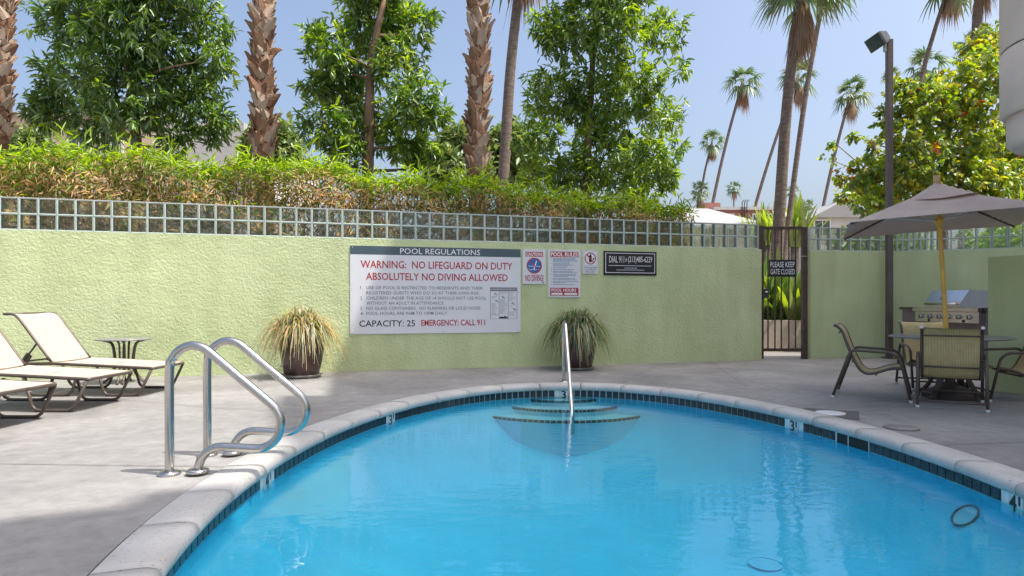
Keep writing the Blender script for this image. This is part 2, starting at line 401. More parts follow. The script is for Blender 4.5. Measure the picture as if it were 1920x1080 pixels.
def _canvas():
    t = M_CANVAS.node_tree; b_ = t.nodes['Principled BSDF']; o_ = t.nodes['Material Output']
    tr = N(t, 'ShaderNodeBsdfTranslucent'); tr.inputs['Color'].default_value = (0.50, 0.29, 0.19, 1)
    mx = N(t, 'ShaderNodeMixShader'); mx.inputs[0].default_value = 0.22
    t.links.new(b_.outputs[0], mx.inputs[1]); t.links.new(tr.outputs[0], mx.inputs[2]); t.links.new(mx.outputs[0], o_.inputs['Surface'])
_canvas()
M_BAMBOO = mat('bamboo_pole', (0.74, 0.43, 0.08), 0.4, var=0.2, scale=6)
M_UBASE = mat('umbrella_base', (0.07, 0.052, 0.045), 0.55, var=0.25, scale=12)
M_POT = mat('glazed_pot', (0.075, 0.042, 0.038), 0.14, var=0.45, scale=6, bump=0.15, bscale=14)
M_SAUCER = mat('saucer', (0.20, 0.185, 0.17), 0.4, var=0.35, scale=14)
M_SOIL = mat('soil', (0.06, 0.045, 0.03), 0.95, var=0.4, scale=30)
M_ISLAND = mat('island_stucco', (0.23, 0.175, 0.165), 0.85, var=0.12, scale=6, bump=0.3)
M_COUNTER = mat('counter_brown', (0.10, 0.072, 0.062), 0.4, var=0.2, scale=12)
M_COLUMN = mat('column_concrete', (0.74, 0.58, 0.48), 0.85, var=0.08, scale=2.5, bump=0.4, bscale=45, bdist=0.006)
M_BUILD = mat('building_render', (0.80, 0.77, 0.72), 0.85, var=0.08, scale=1.5)
M_WINDOW = mat('window_glass', (0.05, 0.07, 0.09), 0.08, 0.0, var=0.3, scale=1)
M_FRAME = mat('window_frame', (0.62, 0.60, 0.56), 0.5)
M_SIGNW = mat('sign_white', (0.70, 0.71, 0.74), 0.35, var=0.03, scale=3)
M_SIGNH = mat('sign_slate', (0.065, 0.105, 0.125), 0.4, var=0.08, scale=3)
M_SIGNR = mat('sign_red', (0.42, 0.028, 0.035), 0.4, var=0.08, scale=10)
M_SIGNK = mat('sign_black', (0.018, 0.018, 0.022), 0.4, var=0.15, scale=10)
M_SIGNG = mat('sign_grey', (0.16, 0.17, 0.19), 0.5, var=0.1, scale=10)
M_SIGNB = mat('sign_blue', (0.03, 0.15, 0.42), 0.4, var=0.08, scale=10)
M_SIGNT = mat('sign_lettering', (0.78, 0.78, 0.80), 0.4, var=0.02)
M_BEIGE = mat('beige_render', (0.56, 0.43, 0.33), 0.9, var=0.07, scale=0.6)
M_GREYR = mat('grey_roof', (0.46, 0.45, 0.45), 0.9, var=0.06, scale=0.8)
M_ROOFW = mat('pale_roof', (0.30, 0.30, 0.31), 0.9, var=0.06, scale=0.8)
M_CREAM = mat('cream_wall', (0.62, 0.58, 0.46), 0.9, var=0.06, scale=0.8)
M_WHITEW = mat('white_wall', (0.50, 0.49, 0.48), 0.9, var=0.05, scale=0.8)
def brick_mat():
    m, t, b = new_mat('red_brick'); b.inputs['Roughness'].default_value = 0.9
    tc = N(t, 'ShaderNodeTexCoord'); br = N(t, 'ShaderNodeTexBrick'); br.inputs['Scale'].default_value = 4
    mp = N(t, 'ShaderNodeMapping'); mp.inputs['Rotation'].default_value = (R(90), 0, 0)
    t.links.new(tc.outputs['Object'], mp.inputs['Vector']); t.links.new(mp.outputs[0], br.inputs['Vector'])
    br.inputs['Color1'].default_value = (0.40, 0.15, 0.11, 1); br.inputs['Color2'].default_value = (0.33, 0.12, 0.09, 1); br.inputs['Mortar'].default_value = (0.42, 0.30, 0.25, 1)
    t.links.new(br.outputs['Color'], b.inputs['Base Color']); return m
M_BRICK = brick_mat()
M_BARK = bark_mat('tree_bark', (0.13, 0.085, 0.055), (0.27, 0.19, 0.13))
M_PBARK = bark_mat('palm_bark', (0.11, 0.085, 0.075), (0.27, 0.22, 0.19), 1)
M_PBARK2 = bark_mat('palm_fibre', (0.10, 0.055, 0.035), (0.24, 0.14, 0.09), 1)
M_BOOT = [bark_mat('palm_boot_a', (0.25, 0.13, 0.085), (0.44, 0.28, 0.19)), bark_mat('palm_boot_b', (0.34, 0.25, 0.19), (0.58, 0.46, 0.37)), bark_mat('palm_boot_c', (0.16, 0.085, 0.055), (0.33, 0.20, 0.13))]
L_DARK = leaf_mat('leaf_dark', (0.07, 0.15, 0.022), 0.35, gloss=0.10)
L_MID = leaf_mat('leaf_mid', (0.14, 0.26, 0.03), 0.42, gloss=0.09)
L_LIGHT = leaf_mat('leaf_light', (0.27, 0.4, 0.035), 0.5, gloss=0.08)
L_YEL = leaf_mat('leaf_yellow', (0.48, 0.48, 0.05), 0.5)
L_ORANGE = leaf_mat('leaf_orange', (0.42, 0.14, 0.03), 0.45)
L_STRAW = leaf_mat('leaf_straw', (0.62, 0.46, 0.22), 0.35, gloss=0.03)
L_STRAW2 = leaf_mat('leaf_dry_brown', (0.42, 0.28, 0.14), 0.3, gloss=0.03)
L_BAMB = leaf_mat('leaf_bamboo', (0.28, 0.43, 0.03), 0.5)
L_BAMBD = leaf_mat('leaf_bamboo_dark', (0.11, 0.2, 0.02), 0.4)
L_PALM = leaf_mat('leaf_palm', (0.09, 0.165, 0.06), 0.3)
L_PALM2 = leaf_mat('leaf_palm_pale', (0.2, 0.25, 0.11), 0.3)
L_DEAD = leaf_mat('leaf_palm_dead', (0.36, 0.255, 0.18), 0.25, gloss=0.02)
L_FAR = leaf_mat('leaf_far', (0.12, 0.19, 0.055), 0.4)
L_FAR2 = leaf_mat('leaf_far_pale', (0.19, 0.25, 0.07), 0.4)
# ------------------------------------------------------------------ pool, deck, ground
PCX, PCY, PA, PB = 0.638, 3.95, 2.174, 3.84      # water-line ellipse
WL = -0.133                                        # water level below the deck
def ell(t, off=0.0):
    p = Vector((PCX+PA*math.sin(t), PCY+PB*math.cos(t), 0))
    n = Vector((math.sin(t)/PA, math.cos(t)/PB, 0)).normalized()
    return p+n*off, n
_ts = np.linspace(-math.pi, math.pi, 4001)
_xy = np.stack([PA*np.sin(_ts), PB*np.cos(_ts)], 1)
_arc = np.concatenate([[0], np.cumsum(np.linalg.norm(np.diff(_xy, axis=0), axis=1))]); PERIM = _arc[-1]
def t_at(s): return float(np.interp(s % PERIM, _arc, _ts))
def s_at(t): return float(np.interp(t, _ts, _arc))

COPW = 0.205
NEL = 160
DX0, DX1, DY0, DY1 = -16.0, 16.0, -14.0, 13.0
# deck sheet with an elliptical hole
vs = []; fs = []
for k in range(NEL):
    t = -math.pi+2*math.pi*k/NEL
    p, n = ell(t, COPW+0.012)
    d = Vector((p.x-PCX, p.y-PCY, 0))
    sc = min([((DX1-PCX)/d.x) if d.x > 1e-6 else 1e9, ((DX0-PCX)/d.x) if d.x < -1e-6 else 1e9,
              ((DY1-PCY)/d.y) if d.y > 1e-6 else 1e9, ((DY0-PCY)/d.y) if d.y < -1e-6 else 1e9])
    vs.append((p.x, p.y, 0)); vs.append((PCX+d.x*sc, PCY+d.y*sc, 0)); vs.append((p.x, p.y, -0.12))
for k in range(NEL):
    a = 3*k; b = 3*((k+1) % NEL)
    fs.append((a, a+1, b+1, b)); fs.append((b+2, a+2, a, b))
deck = MB().add(vs, fs).build('pool_deck', M_DECK); tag(deck, 'pale grey concrete deck around the pool', kind='structure')
# corner fillers of the deck rectangle are covered by the ground sheet
vs = []; fs = []
for (x0, x1, y0, y1) in ((-500, 500, DY1-0.2, 900), (-500, -11.5, -200, DY1-0.2), (11.8, 500, -200, DY1-0.2), (-11.5, 11.8, -200, -9.0)):
    b = len(vs); vs += [(x0, y0, -0.006), (x1, y0, -0.006), (x1, y1, -0.006), (x0, y1, -0.006)]; fs.append((b, b+1, b+2, b+3))
g = MB().add(vs, fs).build('ground', M_GROUND); tag(g, 'bare tan ground beyond the pool walls', kind='structure')
# joints scored in the concrete
def joint(pts, wd=0.006):
    m = MB()
    for a, b in zip(pts[:-1], pts[1:]):
        A = ground(*a); B = ground(*b); d = (B-A).normalized(); s = Vector((-d.y, d.x, 0))*wd*0.5
        z = Vector((0, 0, 0.004))
        m.add([A-s+z, B-s+z, B+s+z, A+s+z], [(0, 1, 2, 3)])
    m.build('control_joint', M_JOINT, deck)
joint([(843.7, 689.7), (946, 719)]); joint([(1237, 682), (1167, 719)], 0.005)
joint([(160, 743), (419, 767), (566, 772)]); joint([(-300, 866), (180, 873), (425, 876)])
joint([(1757, 835), (1980, 828)]); joint([(1465, 764), (1640, 753), (1900, 738)])
joint([(60, 727), (-400, 905)], 0.008); joint([(1330, 678), (1400, 725)], 0.005)

# basin (parent of tiles, steps and fittings)
prof = [(0.012, -0.05), (0.012, -0.205), (-0.03, -0.245), (-0.12, -0.33), (-0.38, -0.53), (-0.80, -0.68)]
vs = []; fs = []; n = 120
for (off, z) in prof:
    for k in range(n):
        p, _ = ell(-math.pi+2*math.pi*k/n, off)
        zz = z if z > -0.4 else z-(0.20 if z < -0.5 else 0.05)*(1-(p.y-PCY+PB)/(2*PB))
        vs.append((p.x, p.y, zz))
for i in range(len(prof)-1):
    for k in range(n):
        k2 = (k+1) % n; fs.append((i*n+k2, i*n+k, (i+1)*n+k, (i+1)*n+k2))
b0 = (len(prof)-1)*n; vs.append((PCX, PCY, -0.84)); c = len(vs)-1
for k in range(n): fs.append((b0+(k+1) % n, b0+k, c))
basin = MB().add(vs, fs, 0, True).build('pool_basin', M_PLASTER); tag(basin, 'blue plastered oval pool basin', kind='structure')
# grout bed behind the tile band
vs = []; fs = []
for k in range(n):
    p, _ = ell(-math.pi+2*math.pi*k/n, 0.009); vs += [(p.x, p.y, -0.052), (p.x, p.y, -0.150)]
for k in range(n):
    a = 2*k; b = 2*((k+1) % n); fs.append((b, a, a+1, b+1))
MB().add(vs, fs, 0, True).build('grout_band', M_GROUT, basin)
# water
wv = []
for k in range(n):
    p, _ = ell(-math.pi+2*math.pi*k/n, 0.004); wv.append((p.x, p.y, WL))
water = MB().add(wv, [tuple(reversed(range(n)))]).build('pool_water', M_WATER); tag(water, 'clear blue pool water with light ripples', kind='structure')

# coping stones
cprof = [(0.006, -0.064), (-0.022, -0.060), (-0.036, -0.046), (-0.042, -0.026), (-0.036, -0.006), (-0.020, 0.009), (0.006, 0.016), (0.05, 0.017), (0.20, 0.010), (0.205, 0.004), (0.205, -0.064)]
NST = 38
s0 = s_at(math.acos((5.02-PCY)/PB))
cope = empty('pool_coping', (0, 0, 0)); tag(cope, 'pale stone coping with a rounded nose round the pool', kind='structure')
for i in range(NST):
    a = s0+PERIM*i/NST+0.0035+random.uniform(-.001, .001); b = s0+PERIM*(i+1)/NST-0.0035
    ns = 7; vs = []; fs = []; m = len(cprof); dz = random.uniform(-0.0025, 0.0025)
    for j in range(ns+1):
        t = t_at(a+(b-a)*j/ns)
        for (o, z) in cprof:
            p, _ = ell(t, o); vs.append((p.x, p.y, z+dz))
    for j in range(ns):
        for q in range(m):
            q2 = (q+1) % m
            fs.append((j*m+q, j*m+q2, (j+1)*m+q2, (j+1)*m+q))
    fs.append(tuple(reversed(range(m)))); fs.append(tuple(ns*m+q for q in range(m)))
    mb = MB().add(vs, fs, 0, False); mb.smooth = [True]*(len(fs)-2)+[False, False]
    mb.build('coping_stone', M_COPING, cope)
# bed under the stones + mastic joint against the deck
vs = []; fs = []
for k in range(n):
    t = -math.pi+2*math.pi*k/n
    for (o, z) in ((0.008, -0.066), (0.218, -0.066), (0.2175, -0.004), (0.203, -0.004)):
        p, _ = ell(t, o); vs.append((p.x, p.y, z))
for k in range(n):
    a = 4*k; b = 4*((k+1) % n); fs += [(a, a+1, b+1, b), (a+2, a+3, b+3, b+2)]
MB().add(vs, fs).build('mastic_joint', M_JOINT, cope)
vs = []; fs = []
for k in range(n):
    t = -math.pi+2*math.pi*k/n
    for o in (0.012, 0.204):
        p, _ = ell(t, o); vs.append((p.x, p.y, 0.0085 if o > 0.1 else 0.0))
for k in range(n):
    a = 2*k; b = 2*((k+1) % n); fs.append((a, a+1, b+1, b))
MB().add([(x, y, -0.004) for x, y, z in vs], fs).build('joint_mortar', mat('coping_joint', (0.36, 0.33, 0.30), 0.95), cope)

# water-line tiles
tm = MB().box((0, 0, 0), (0.0675, 0.008, 0.080), bev=0.002).mesh('tile', M_TILE)
mm_ = MB().box((0, 0, 0), (0.108, 0.009, 0.112), bev=0.002).mesh('depth_tile', M_WTILE)
def text_arrays(s, bold=0.0, spacing=1.0, wordsp=1.0):
    c = bpy.data.curves.new('t', 'FONT'); c.body = s; c.size = 1; c.resolution_u = 2; c.offset = bold
    c.space_character = spacing; c.space_word = wordsp
    o = bpy.data.objects.new('t', c); COL.objects.link(o)
    dg = bpy.context.evaluated_depsgraph_get(); me = bpy.data.meshes.new_from_object(o.evaluated_get(dg))
    V = np.array([v.co[:] for v in me.vertices]); Fc = [tuple(p.vertices) for p in me.polygons]
    bpy.data.objects.remove(o); bpy.data.curves.remove(c); bpy.data.meshes.remove(me)
    return V, Fc
def word_groups(V, Fc, gap=0.17):
    par = list(range(len(V)))
    def fd(i):
        while par[i] != i: par[i] = par[par[i]]; i = par[i]
        return i
    for f in Fc:
        for v in f[1:]: par[fd(v)] = fd(f[0])
    ext = {}
    for i in range(len(V)):
        k = fd(i); e = ext.setdefault(k, [9e9, -9e9]); e[0] = min(e[0], V[i][0]); e[1] = max(e[1], V[i][0])
    order = sorted(ext, key=lambda k: ext[k][0]); grp = {}; g_ = 0; right = -9e9
    for k in order:
        if right > -1e9 and ext[k][0]-right > gap: g_ += 1
        grp[k] = g_; right = max(right, ext[k][1])
    out = [[] for _ in range(g_+1)]
    for f in Fc: out[grp[fd(f[0])]].append(f)
    return out
def text_obj(s, x0, x1, y0, y1, z, m, parent, name='lettering', bold=0.0, spacing=1.0):
    """flat lettering filling the box x0..x1, y0..y1 of the sign's own plane, one object per word"""
    V, Fc = text_arrays(s, bold, spacing); groups = word_groups(V, Fc)
    mn = V.min(0); mxx = V.max(0)
    V = V.copy()
    V[:, 0] = x0+(V[:, 0]-mn[0])/(mxx[0]-mn[0])*(x1-x0)
    V[:, 1] = y0+(V[:, 1]-mn[1])/(mxx[1]-mn[1])*(y1-y0)
    V[:, 2] = z
    for fs_ in groups:
        ids = sorted({i for f in fs_ for i in f}); mp_ = {i: k for k, i in enumerate(ids)}
        MB().add([tuple(V[i]) for i in ids], [tuple(mp_[i] for i in f) for f in fs_]).build(name, m, parent)
def rect_obj(name, x0, x1, y0, y1, z, m, parent, th=0.0012):
    return MB().box(((x0+x1)/2, (y0+y1)/2, z-th/2+0.0), (x1-x0, y1-y0, th)).build(name, m, parent)

marks = [(-0.004, '3', ''), (R(61.4), '3', '1'), (R(95.8), '4', '1'), (R(-55.5), '3', '1'), (R(-88.8), '4', '1'), (R(150), '5', ''), (R(-150), '5', '')]
SK0, SK1 = R(69.7), R(75.4)
occupied = [(s_at(t)-0.056, s_at(t)+0.056) for t, _, _ in marks]+[(s_at(SK0), s_at(SK1))]
def tile_at(s, name, me, z):
    t = t_at(s); p, nn = ell(t, 0.004)
    o = inst(name, me, basin, (p.x, p.y, z), (0, 0, math.atan2(nn.y, nn.x)-math.pi/2))
    return o
s = 0.0
NT = int(PERIM/0.0775); stp = PERIM/NT
for i in range(NT):
    s = i*stp
    if any(a-0.030 < s < b+0.030 for a, b in occupied): continue
    o = tile_at(s, 'tile', tm, -0.099)
for t, big, small in marks:
    o = tile_at(s_at(t), 'depth_tile', mm_, -0.112)
    # local -y faces the pool; lettering stands on that face
    h = empty('depth_number', (0, -0.0047, 0), 0, o)
    h.rotation_euler = (R(90), 0, 0)
    V, Fc = text_arrays(big, 0.02)
    def put(V, x0, x1, y0, y1):
        mn = V.min(0); mx = V.max(0); V = V.copy()
        V[:, 0] = x0+(V[:, 0]-mn[0])/(mx[0]-mn[0])*(x1-x0); V[:, 1] = y0+(V[:, 1]-mn[1])/(mx[1]-mn[1])*(y1-y0); return V
    x0, x1 = (-0.046, 0.012) if small else (-0.03, 0.03)
    mb = MB().add([tuple(v) for v in put(V, x0, x1, -0.052, 0.046)], Fc)
    if small:
        V2, F2 = text_arrays(small, 0.02); mb.add([tuple(v) for v in put(V2, 0.024, 0.040, -0.01, 0.042)], F2)
    for i_, v in enumerate(mb.v): mb.v[i_] = (v[0], -0.0052, v[1])
    bpy.data.objects.remove(h)
    mb.build('depth_number', M_SIGNK, o)
# skimmer mouth
sa, sb = s_at(SK0), s_at(SK1)
mb = MB(); pts = [ell(t_at(sa+(sb-sa)*k/6), 0.0)[0] for k in range(7)]; pto = [ell(t_at(sa+(sb-sa)*k/6), 0.2)[0] for k in range(7)]
mb2 = MB()
for k in range(6):
    a, b, c_, d_ = pts[k], pts[k+1], pto[k+1], pto[k]
    mb.add([(c_.x, c_.y, -0.07), (d_.x, d_.y, -0.07), (d_.x, d_.y, -0.25), (c_.x, c_.y, -0.25)], [(0, 1, 2, 3)])
    p1 = ell(t_at(sa+(sb-sa)*k/6), 0.005)[0]; p2 = ell(t_at(sa+(sb-sa)*(k+1)/6), 0.005)[0]
    mb2.add([(p1.x, p1.y, -0.058), (p2.x, p2.y, -0.058), (p2.x, p2.y, -0.150), (p1.x, p1.y, -0.150)], [(0, 1, 2, 3)])
sk_ = mb2.build('skimmer_mouth', mat('skimmer_dark', (0.012, 0.011, 0.010), 0.6, var=0.3), basin)
for q in (0, 0.37, 1):
    p, nn = ell(t_at(sa+(sb-sa)*q), 0.001)
    MB().box((p.x, p.y, -0.104), (0.006, 0.006, 0.09)).build('skimmer_frame', M_GROUT, sk_)
# entry steps with dark nosing tiles
for r_, front, z, half in ((0.60, 7.59, -0.168, 0.50), (0.86, 7.33, -0.235, 0.78), (1.30, 7.05, -0.305, 1.09)):
    cy = front+r_; m1 = MB(); m2 = MB(); k_ = 40; top = []; nose = []
    a0 = math.asin(min(1, half/r_)) if half < r_ else R(89)
    for k in range(k_+1):
        a = -a0+2*a0*k/k_
        top.append((PCX-0.02+r_*math.sin(a), cy-r_*math.cos(a)))
    poly = top+[(top[-1][0], 8.1), (top[0][0], 8.1)]
    m1.prism(poly, -0.75, z)
    st = m1.build('entry_step', M_STEPP, basin)
    for k in range(k_*1):
        a = -a0+2*a0*(k+0.08)/k_; a2 = -a0+2*a0*(k+0.92)/k_
        q = []
        for zz_ in (z-0.022, z+0.004):
            for rr, aa in ((r_+0.004, a), (r_+0.004, a2), (r_-0.030, a2), (r_-0.030, a)):
                q.append((PCX-0.02+rr*math.sin(aa), cy-rr*math.cos(aa), zz_))
        m2.add(q, [(4, 5, 6, 7), (0, 1, 5, 4), (3, 2, 1, 0), (1, 2, 6, 5), (2, 3, 7, 6), (3, 0, 4, 7)])
    no = m2.build('nosing_tile', M_TILE, st); no['kind'] = 'stuff'
# underwater light, drain, return fitting
def ring(c, nrm_, r, wd, m, name, disc=None):
    rot = Vector(nrm_).to_track_quat('Z', 'Y').to_matrix()
    pts = [Vector(c)+rot @ Vector((r*math.cos(2*math.pi*k/28), r*math.sin(2*math.pi*k/28), 0)) for k in range(29)]
    mb = MB().tube(pts, wd, 6, 0, False)
    if disc:
        base = len(mb.v); mb.add([Vector(c)-Vector(nrm_)*0.004+rot @ Vector((r*math.cos(2*math.pi*k/28), r*math.sin(2*math.pi*k/28), 0)) for k in range(28)], [tuple(range(28))], 1)
    return mb.build(name, [m, disc or m], basin)
t_l = math.acos((3.86-PCY)/PB); p, nn = ell(t_l, -0.080)
ring((p.x, p.y, -0.281), (-nn.x, -nn.y, 1.05), 0.08, 0.006, mat('light_ring', (0.05, 0.12, 0.15), 0.4), 'underwater_light', M_STEPP)
ring((1.72, 4.35, -0.772), (0, 0, 1), 0.11, 0.003, M_PLASTER, 'main_drain', M_PLASTER)
ring((0.20, 3.05, -0.80), (0, 0, 1), 0.12, 0.004, M_STEPP, 'main_drain', M_PLASTER)

# deck lids
lid = thing('skimmer_lid', 'square grey frame with round white skimmer lid in the deck', 'lid', ground(1557, 776))
c = ground(1557, 776); ang = math.atan2(ground(1640, 779).y-c.y, ground(1640, 779).x-c.x)
rotm = Matrix.Rotation(R(-28), 3, 'Z')
MB().box((0, 0, 0.003), (0.46, 0.46, 0.004), rot=rotm).build('frame', mat('lid_frame', (0.10, 0.095, 0.095), 0.7), lid)
MB().lathe([(0.125, 0.004), (0.125, 0.012), (0.115, 0.014), (0.0, 0.014)], (0, 0, 0), 32).build('cover', M_SIGNW, lid)
lid2 = thing('round_lid', 'plain round concrete lid flush in the deck below the table', 'lid', ground(1690, 803))
MB().lathe([(0.128, 0.001), (0.128, 0.0045), (0.0, 0.0045)], (0, 0, 0), 32).build('rim', M_JOINT, lid2)
MB().lathe([(0.121, 0.004), (0.121, 0.008), (0.0, 0.008)], (0, 0, 0), 32).build('cover', M_DECK, lid2)
M_STAIN = mat('deck_stain', (0.24, 0.215, 0.19), 0.6, var=0.25, scale=5)

# ------------------------------------------------------------------ walls with glass block
WTH = math.atan2(11.163-8.696, 4.353+4.746)
WD = Vector((math.cos(WTH), math.sin(WTH), 0)); WN = Vector((math.sin(WTH), -math.cos(WTH), 0))
WO = Vector((4.353, 11.163, 0))                    # right-hand front foot of the long wall
ZB, ZT = 1.938, 2.368; PIT = 0.2127
def on_wall(px, py, out=0.0):                      # photo pixel -> (s along wall from WO, height)
    d = Vector(((px-960)/F, 1, -(py-HZ)/F)); o = Vector((0, 0, 1))
    k = (WO+WN*out-o).dot(WN)/d.dot(WN); p = o+d*k
    return (p-WO).dot(WD), p.z
def block_mesh(wd, ht=0.207, dp=0.088, e=0.0125):
    hx, hz, hy = wd/2, ht/2, dp/2
    m = MB()
    out = [(-hx, -hz), (hx, -hz), (hx, hz), (-hx, hz)]; inn = [(-hx+e, -hz+e), (hx-e, -hz+e), (hx-e, hz-e), (-hx+e, hz-e)]
    vs = [(x, -hy, z) for x, z in out]+[(x, -hy+0.004, z) for x, z in inn]+[(x, hy, z) for x, z in out]+[(x, hy-0.004, z) for x, z in inn]
    fs = []
    for k in range(4):
        k2 = (k+1) % 4
        fs += [(k, k2, 4+k2, 4+k), (8+k2, 8+k, 12+k, 12+k2), (k2, k, 8+k, 8+k2), (4+k, 4+k2, 12+k2, 12+k)]
    m.add(vs, fs, 0)
    g_ = 5; sx = hx-e; sz = hz-e
    for sgn in (-1, 1):
        pv = []; pf = []
        for j in range(g_+1):
            for i in range(g_+1):
                u = -1+2*i/g_; v = -1+2*j/g_
                bul = 0.006*(1-u**4)*(1-v**4)
                pv.append((u*sx, sgn*(hy-0.008+bul*0.0)-sgn*bul*0.8, v*sz))
        for j in range(g_):
            for i in range(g_):
                a = j*(g_+1)+i; q = (a, a+1, a+g_+2, a+g_+1)
                pf.append(q if sgn < 0 else tuple(reversed(q)))
        m.add(pv, pf, 1, True)
    return m.mesh('glass_block', [M_BLOCKEDGE, M_GLASS])
BLK = block_mesh(PIT-0.0055); HBLK = block_mesh(0.094-0.006)
def stucco_body(m, A, B, th, z0, z1, seg=0.25, capz=True, wob=0.006):
    """thick wall from A to B (front line), th towards the back, hand-trowelled surface"""
    d = (B-A); L = d.length; d.normalize(); nb = Vector((-d.y, d.x, 0))
    n_ = max(2, int(L/seg)); k_ = max(2, int((z1-z0)/seg))
    vs = []; fs = []
    for i in range(n_+1):
        for j in range(k_+1):
            edge = i in (0, n_) or j in (0, k_)
            p = A+d*(L*i/n_)+nb*(0 if edge else random.uniform(-wob, wob)); vs.append((p.x, p.y, z0+(z1-z0)*j/k_))
    for i in range(n_):
        for j in range(k_):
            a = i*(k_+1)+j; fs.append((a, a+k_+1, a+k_+2, a+1))
    m.add(vs, fs, 0, True)
    a0, a1, b0, b1 = A, A+nb*th, B, B+nb*th
    q = lambda *P: m.add(P, [(0, 1, 2, 3)])
    up = lambda p, z: Vector((p.x, p.y, z))
    q(up(a1, z0), up(a0, z0), up(a0, z1), up(a1, z1)); q(up(b0, z0), up(b1, z0), up(b1, z1), up(b0, z1))
    q(up(b1, z0), up(a1, z0), up(a1, z1), up(b1, z1)); q(up(a0, z1), up(b0, z1), up(b1, z1), up(a1, z1))
# long wall on the left
LEN = 13.2
wall = thing('garden_wall', 'long light green stucco wall topped with two rows of glass block, carrying the signs', 'wall', WO-WD*LEN)
m = MB(); stucco_body(m, WO-WD*LEN, WO.copy(), 0.22, -0.05, ZB); m.build('wall_body', M_STUCCO, wall, True)
def blocks_along(parent, P0, d, n_, pit, me, back=0.06):
    """two rows of n_ blocks along direction d starting at P0 (front line of the wall)"""
    nb = Vector((-d.y, d.x, 0)); base = Vector(parent.location)
    rz = math.atan2(d.y, d.x); H = (ZT-ZB-0.012)/2
    mo = MB(); L = n_*pit; rot = Matrix.Rotation(rz, 3, 'Z'); c0 = P0+nb*(back+0.0)
    for j in range(2):
        for i in range(n_):
            p = P0+d*(pit*(i+0.5))+nb*(back+random.uniform(-.0015, .0015))
            inst('glass_block', me, parent, Vector((p.x, p.y, ZB+0.006+H*(j+0.5)))-base, (0, random.uniform(-.006, .006), rz+random.uniform(-.008, .008)))
    for z, hgt in ((ZB+0.002, 0.010), (ZB+0.006+H, 0.0075), (ZT-0.004, 0.009)):
        p = P0+d*(L/2)+nb*back; mo.box((p.x, p.y, z), (L, 0.082, hgt), rot=rot)
    for i in range(n_+1):
        for j in range(2):
            p = P0+d*(pit*i)+nb*back; mo.box((p.x, p.y, ZB+0.006+H*(j+0.5)), (0.0058, 0.0815, H-0.012), rot=rot)
    mo.build('mortar', M_MORTAR, parent, True)
ncol = int(LEN/PIT)
Pend = WO-WD*0.05
blocks_along(wall, Pend-WD*(ncol*PIT), WD, ncol, PIT, BLK)

# wall right of the gate, bending round behind the barbecue
RW = [Vector(p) for p in ((5.36, 11.50, 0), (6.97, 11.76, 0), (7.68, 11.51, 0), (8.14, 11.22, 0), (8.74, 10.90, 0), (10.6, 9.9, 0))]
rwall = thing('garden_wall', 'light green stucco wall with glass block bending round behind the barbecue', 'wall', RW[0])
m = MB()
for a, b in zip(RW[:-1], RW[1:]): stucco_body(m, a, b, 0.2, -0.05, ZB)
m.build('wall_body', M_STUCCO2, rwall, True)
for (a, b), me, pit in zip(zip(RW[:-1], RW[1:]), (BLK, HBLK, BLK, BLK, BLK), (PIT, 0.094, PIT, PIT, PIT)):
    L = (b-a).length; n_ = max(1, round(L/pit)); blocks_along(rwall, a, (b-a).normalized(), n_, L/n_, me)
# low pier at the right edge
PI0 = Vector((5.445, 7.32, 0)); pd = Vector((0.42, -0.907, 0)).normalized()
pier = thing('low_wall', 'low plain light green wall standing beside the barbecue at the right edge', 'wall', PI0)
m = MB(); stucco_body(m, PI0, PI0+pd*3.2, 0.3, -0.05, 1.523); m.build('wall_body', M_STUCCO2, pier, True)

# ------------------------------------------------------------------ gate
GY = 11.42
gate = thing('iron_gate', 'brown iron gate with thin vertical bars between the green walls', 'gate', (4.40, GY, 0))
gx0, gx1 = at(1427, 500, GY).x, at(1508, 500, GY).x
def gp(px, py): p = at(px, py, GY); return p
MB().box((gx0, GY, 1.19), (0.07, 0.07, 2.36)).build('gate_post', M_RUST, gate, True)
MB().box((gx1, GY, 1.175), (0.085, 0.085, 2.35)).build('gate_post', M_RUST, gate, True)
MB().box(((gx0+gx1)/2, GY-0.002, 2.335), (gx1-gx0-0.078, 0.05, 0.05)).build('top_rail', M_RUST, gate, True)
MB().box(((gx0+gx1)/2, GY-0.002, 0.165), (gx1-gx0-0.078, 0.05, 0.05)).build('bottom_rail', M_RUST, gate, True)
for px in (1440, 1453, 1465, 1479, 1491.5):
    x = at(px, 500, GY).x
    MB().box((x, GY, 1.25), (0.02, 0.02, 2.12)).build('gate_bar', M_RUST, gate, True)
x = at(1433, 500, GY).x
lk = MB().box((x, GY-0.03, 1.17), (0.09, 0.05, 0.16), bev=0.01).build('lock_box', M_LAMP, gate, True)
MB().lathe([(0.0, 0), (0.035, 0.01), (0.035, 0.03), (0.0, 0.04)], (x, GY-0.09, 1.17), 14).build('knob', M_STEEL, lk, True)
MB().box((at(1505, 481, GY).x, GY-0.05, at(1505, 481, GY).z), (0.11, 0.012, 0.014)).build('latch', M_STEEL, gate, True)

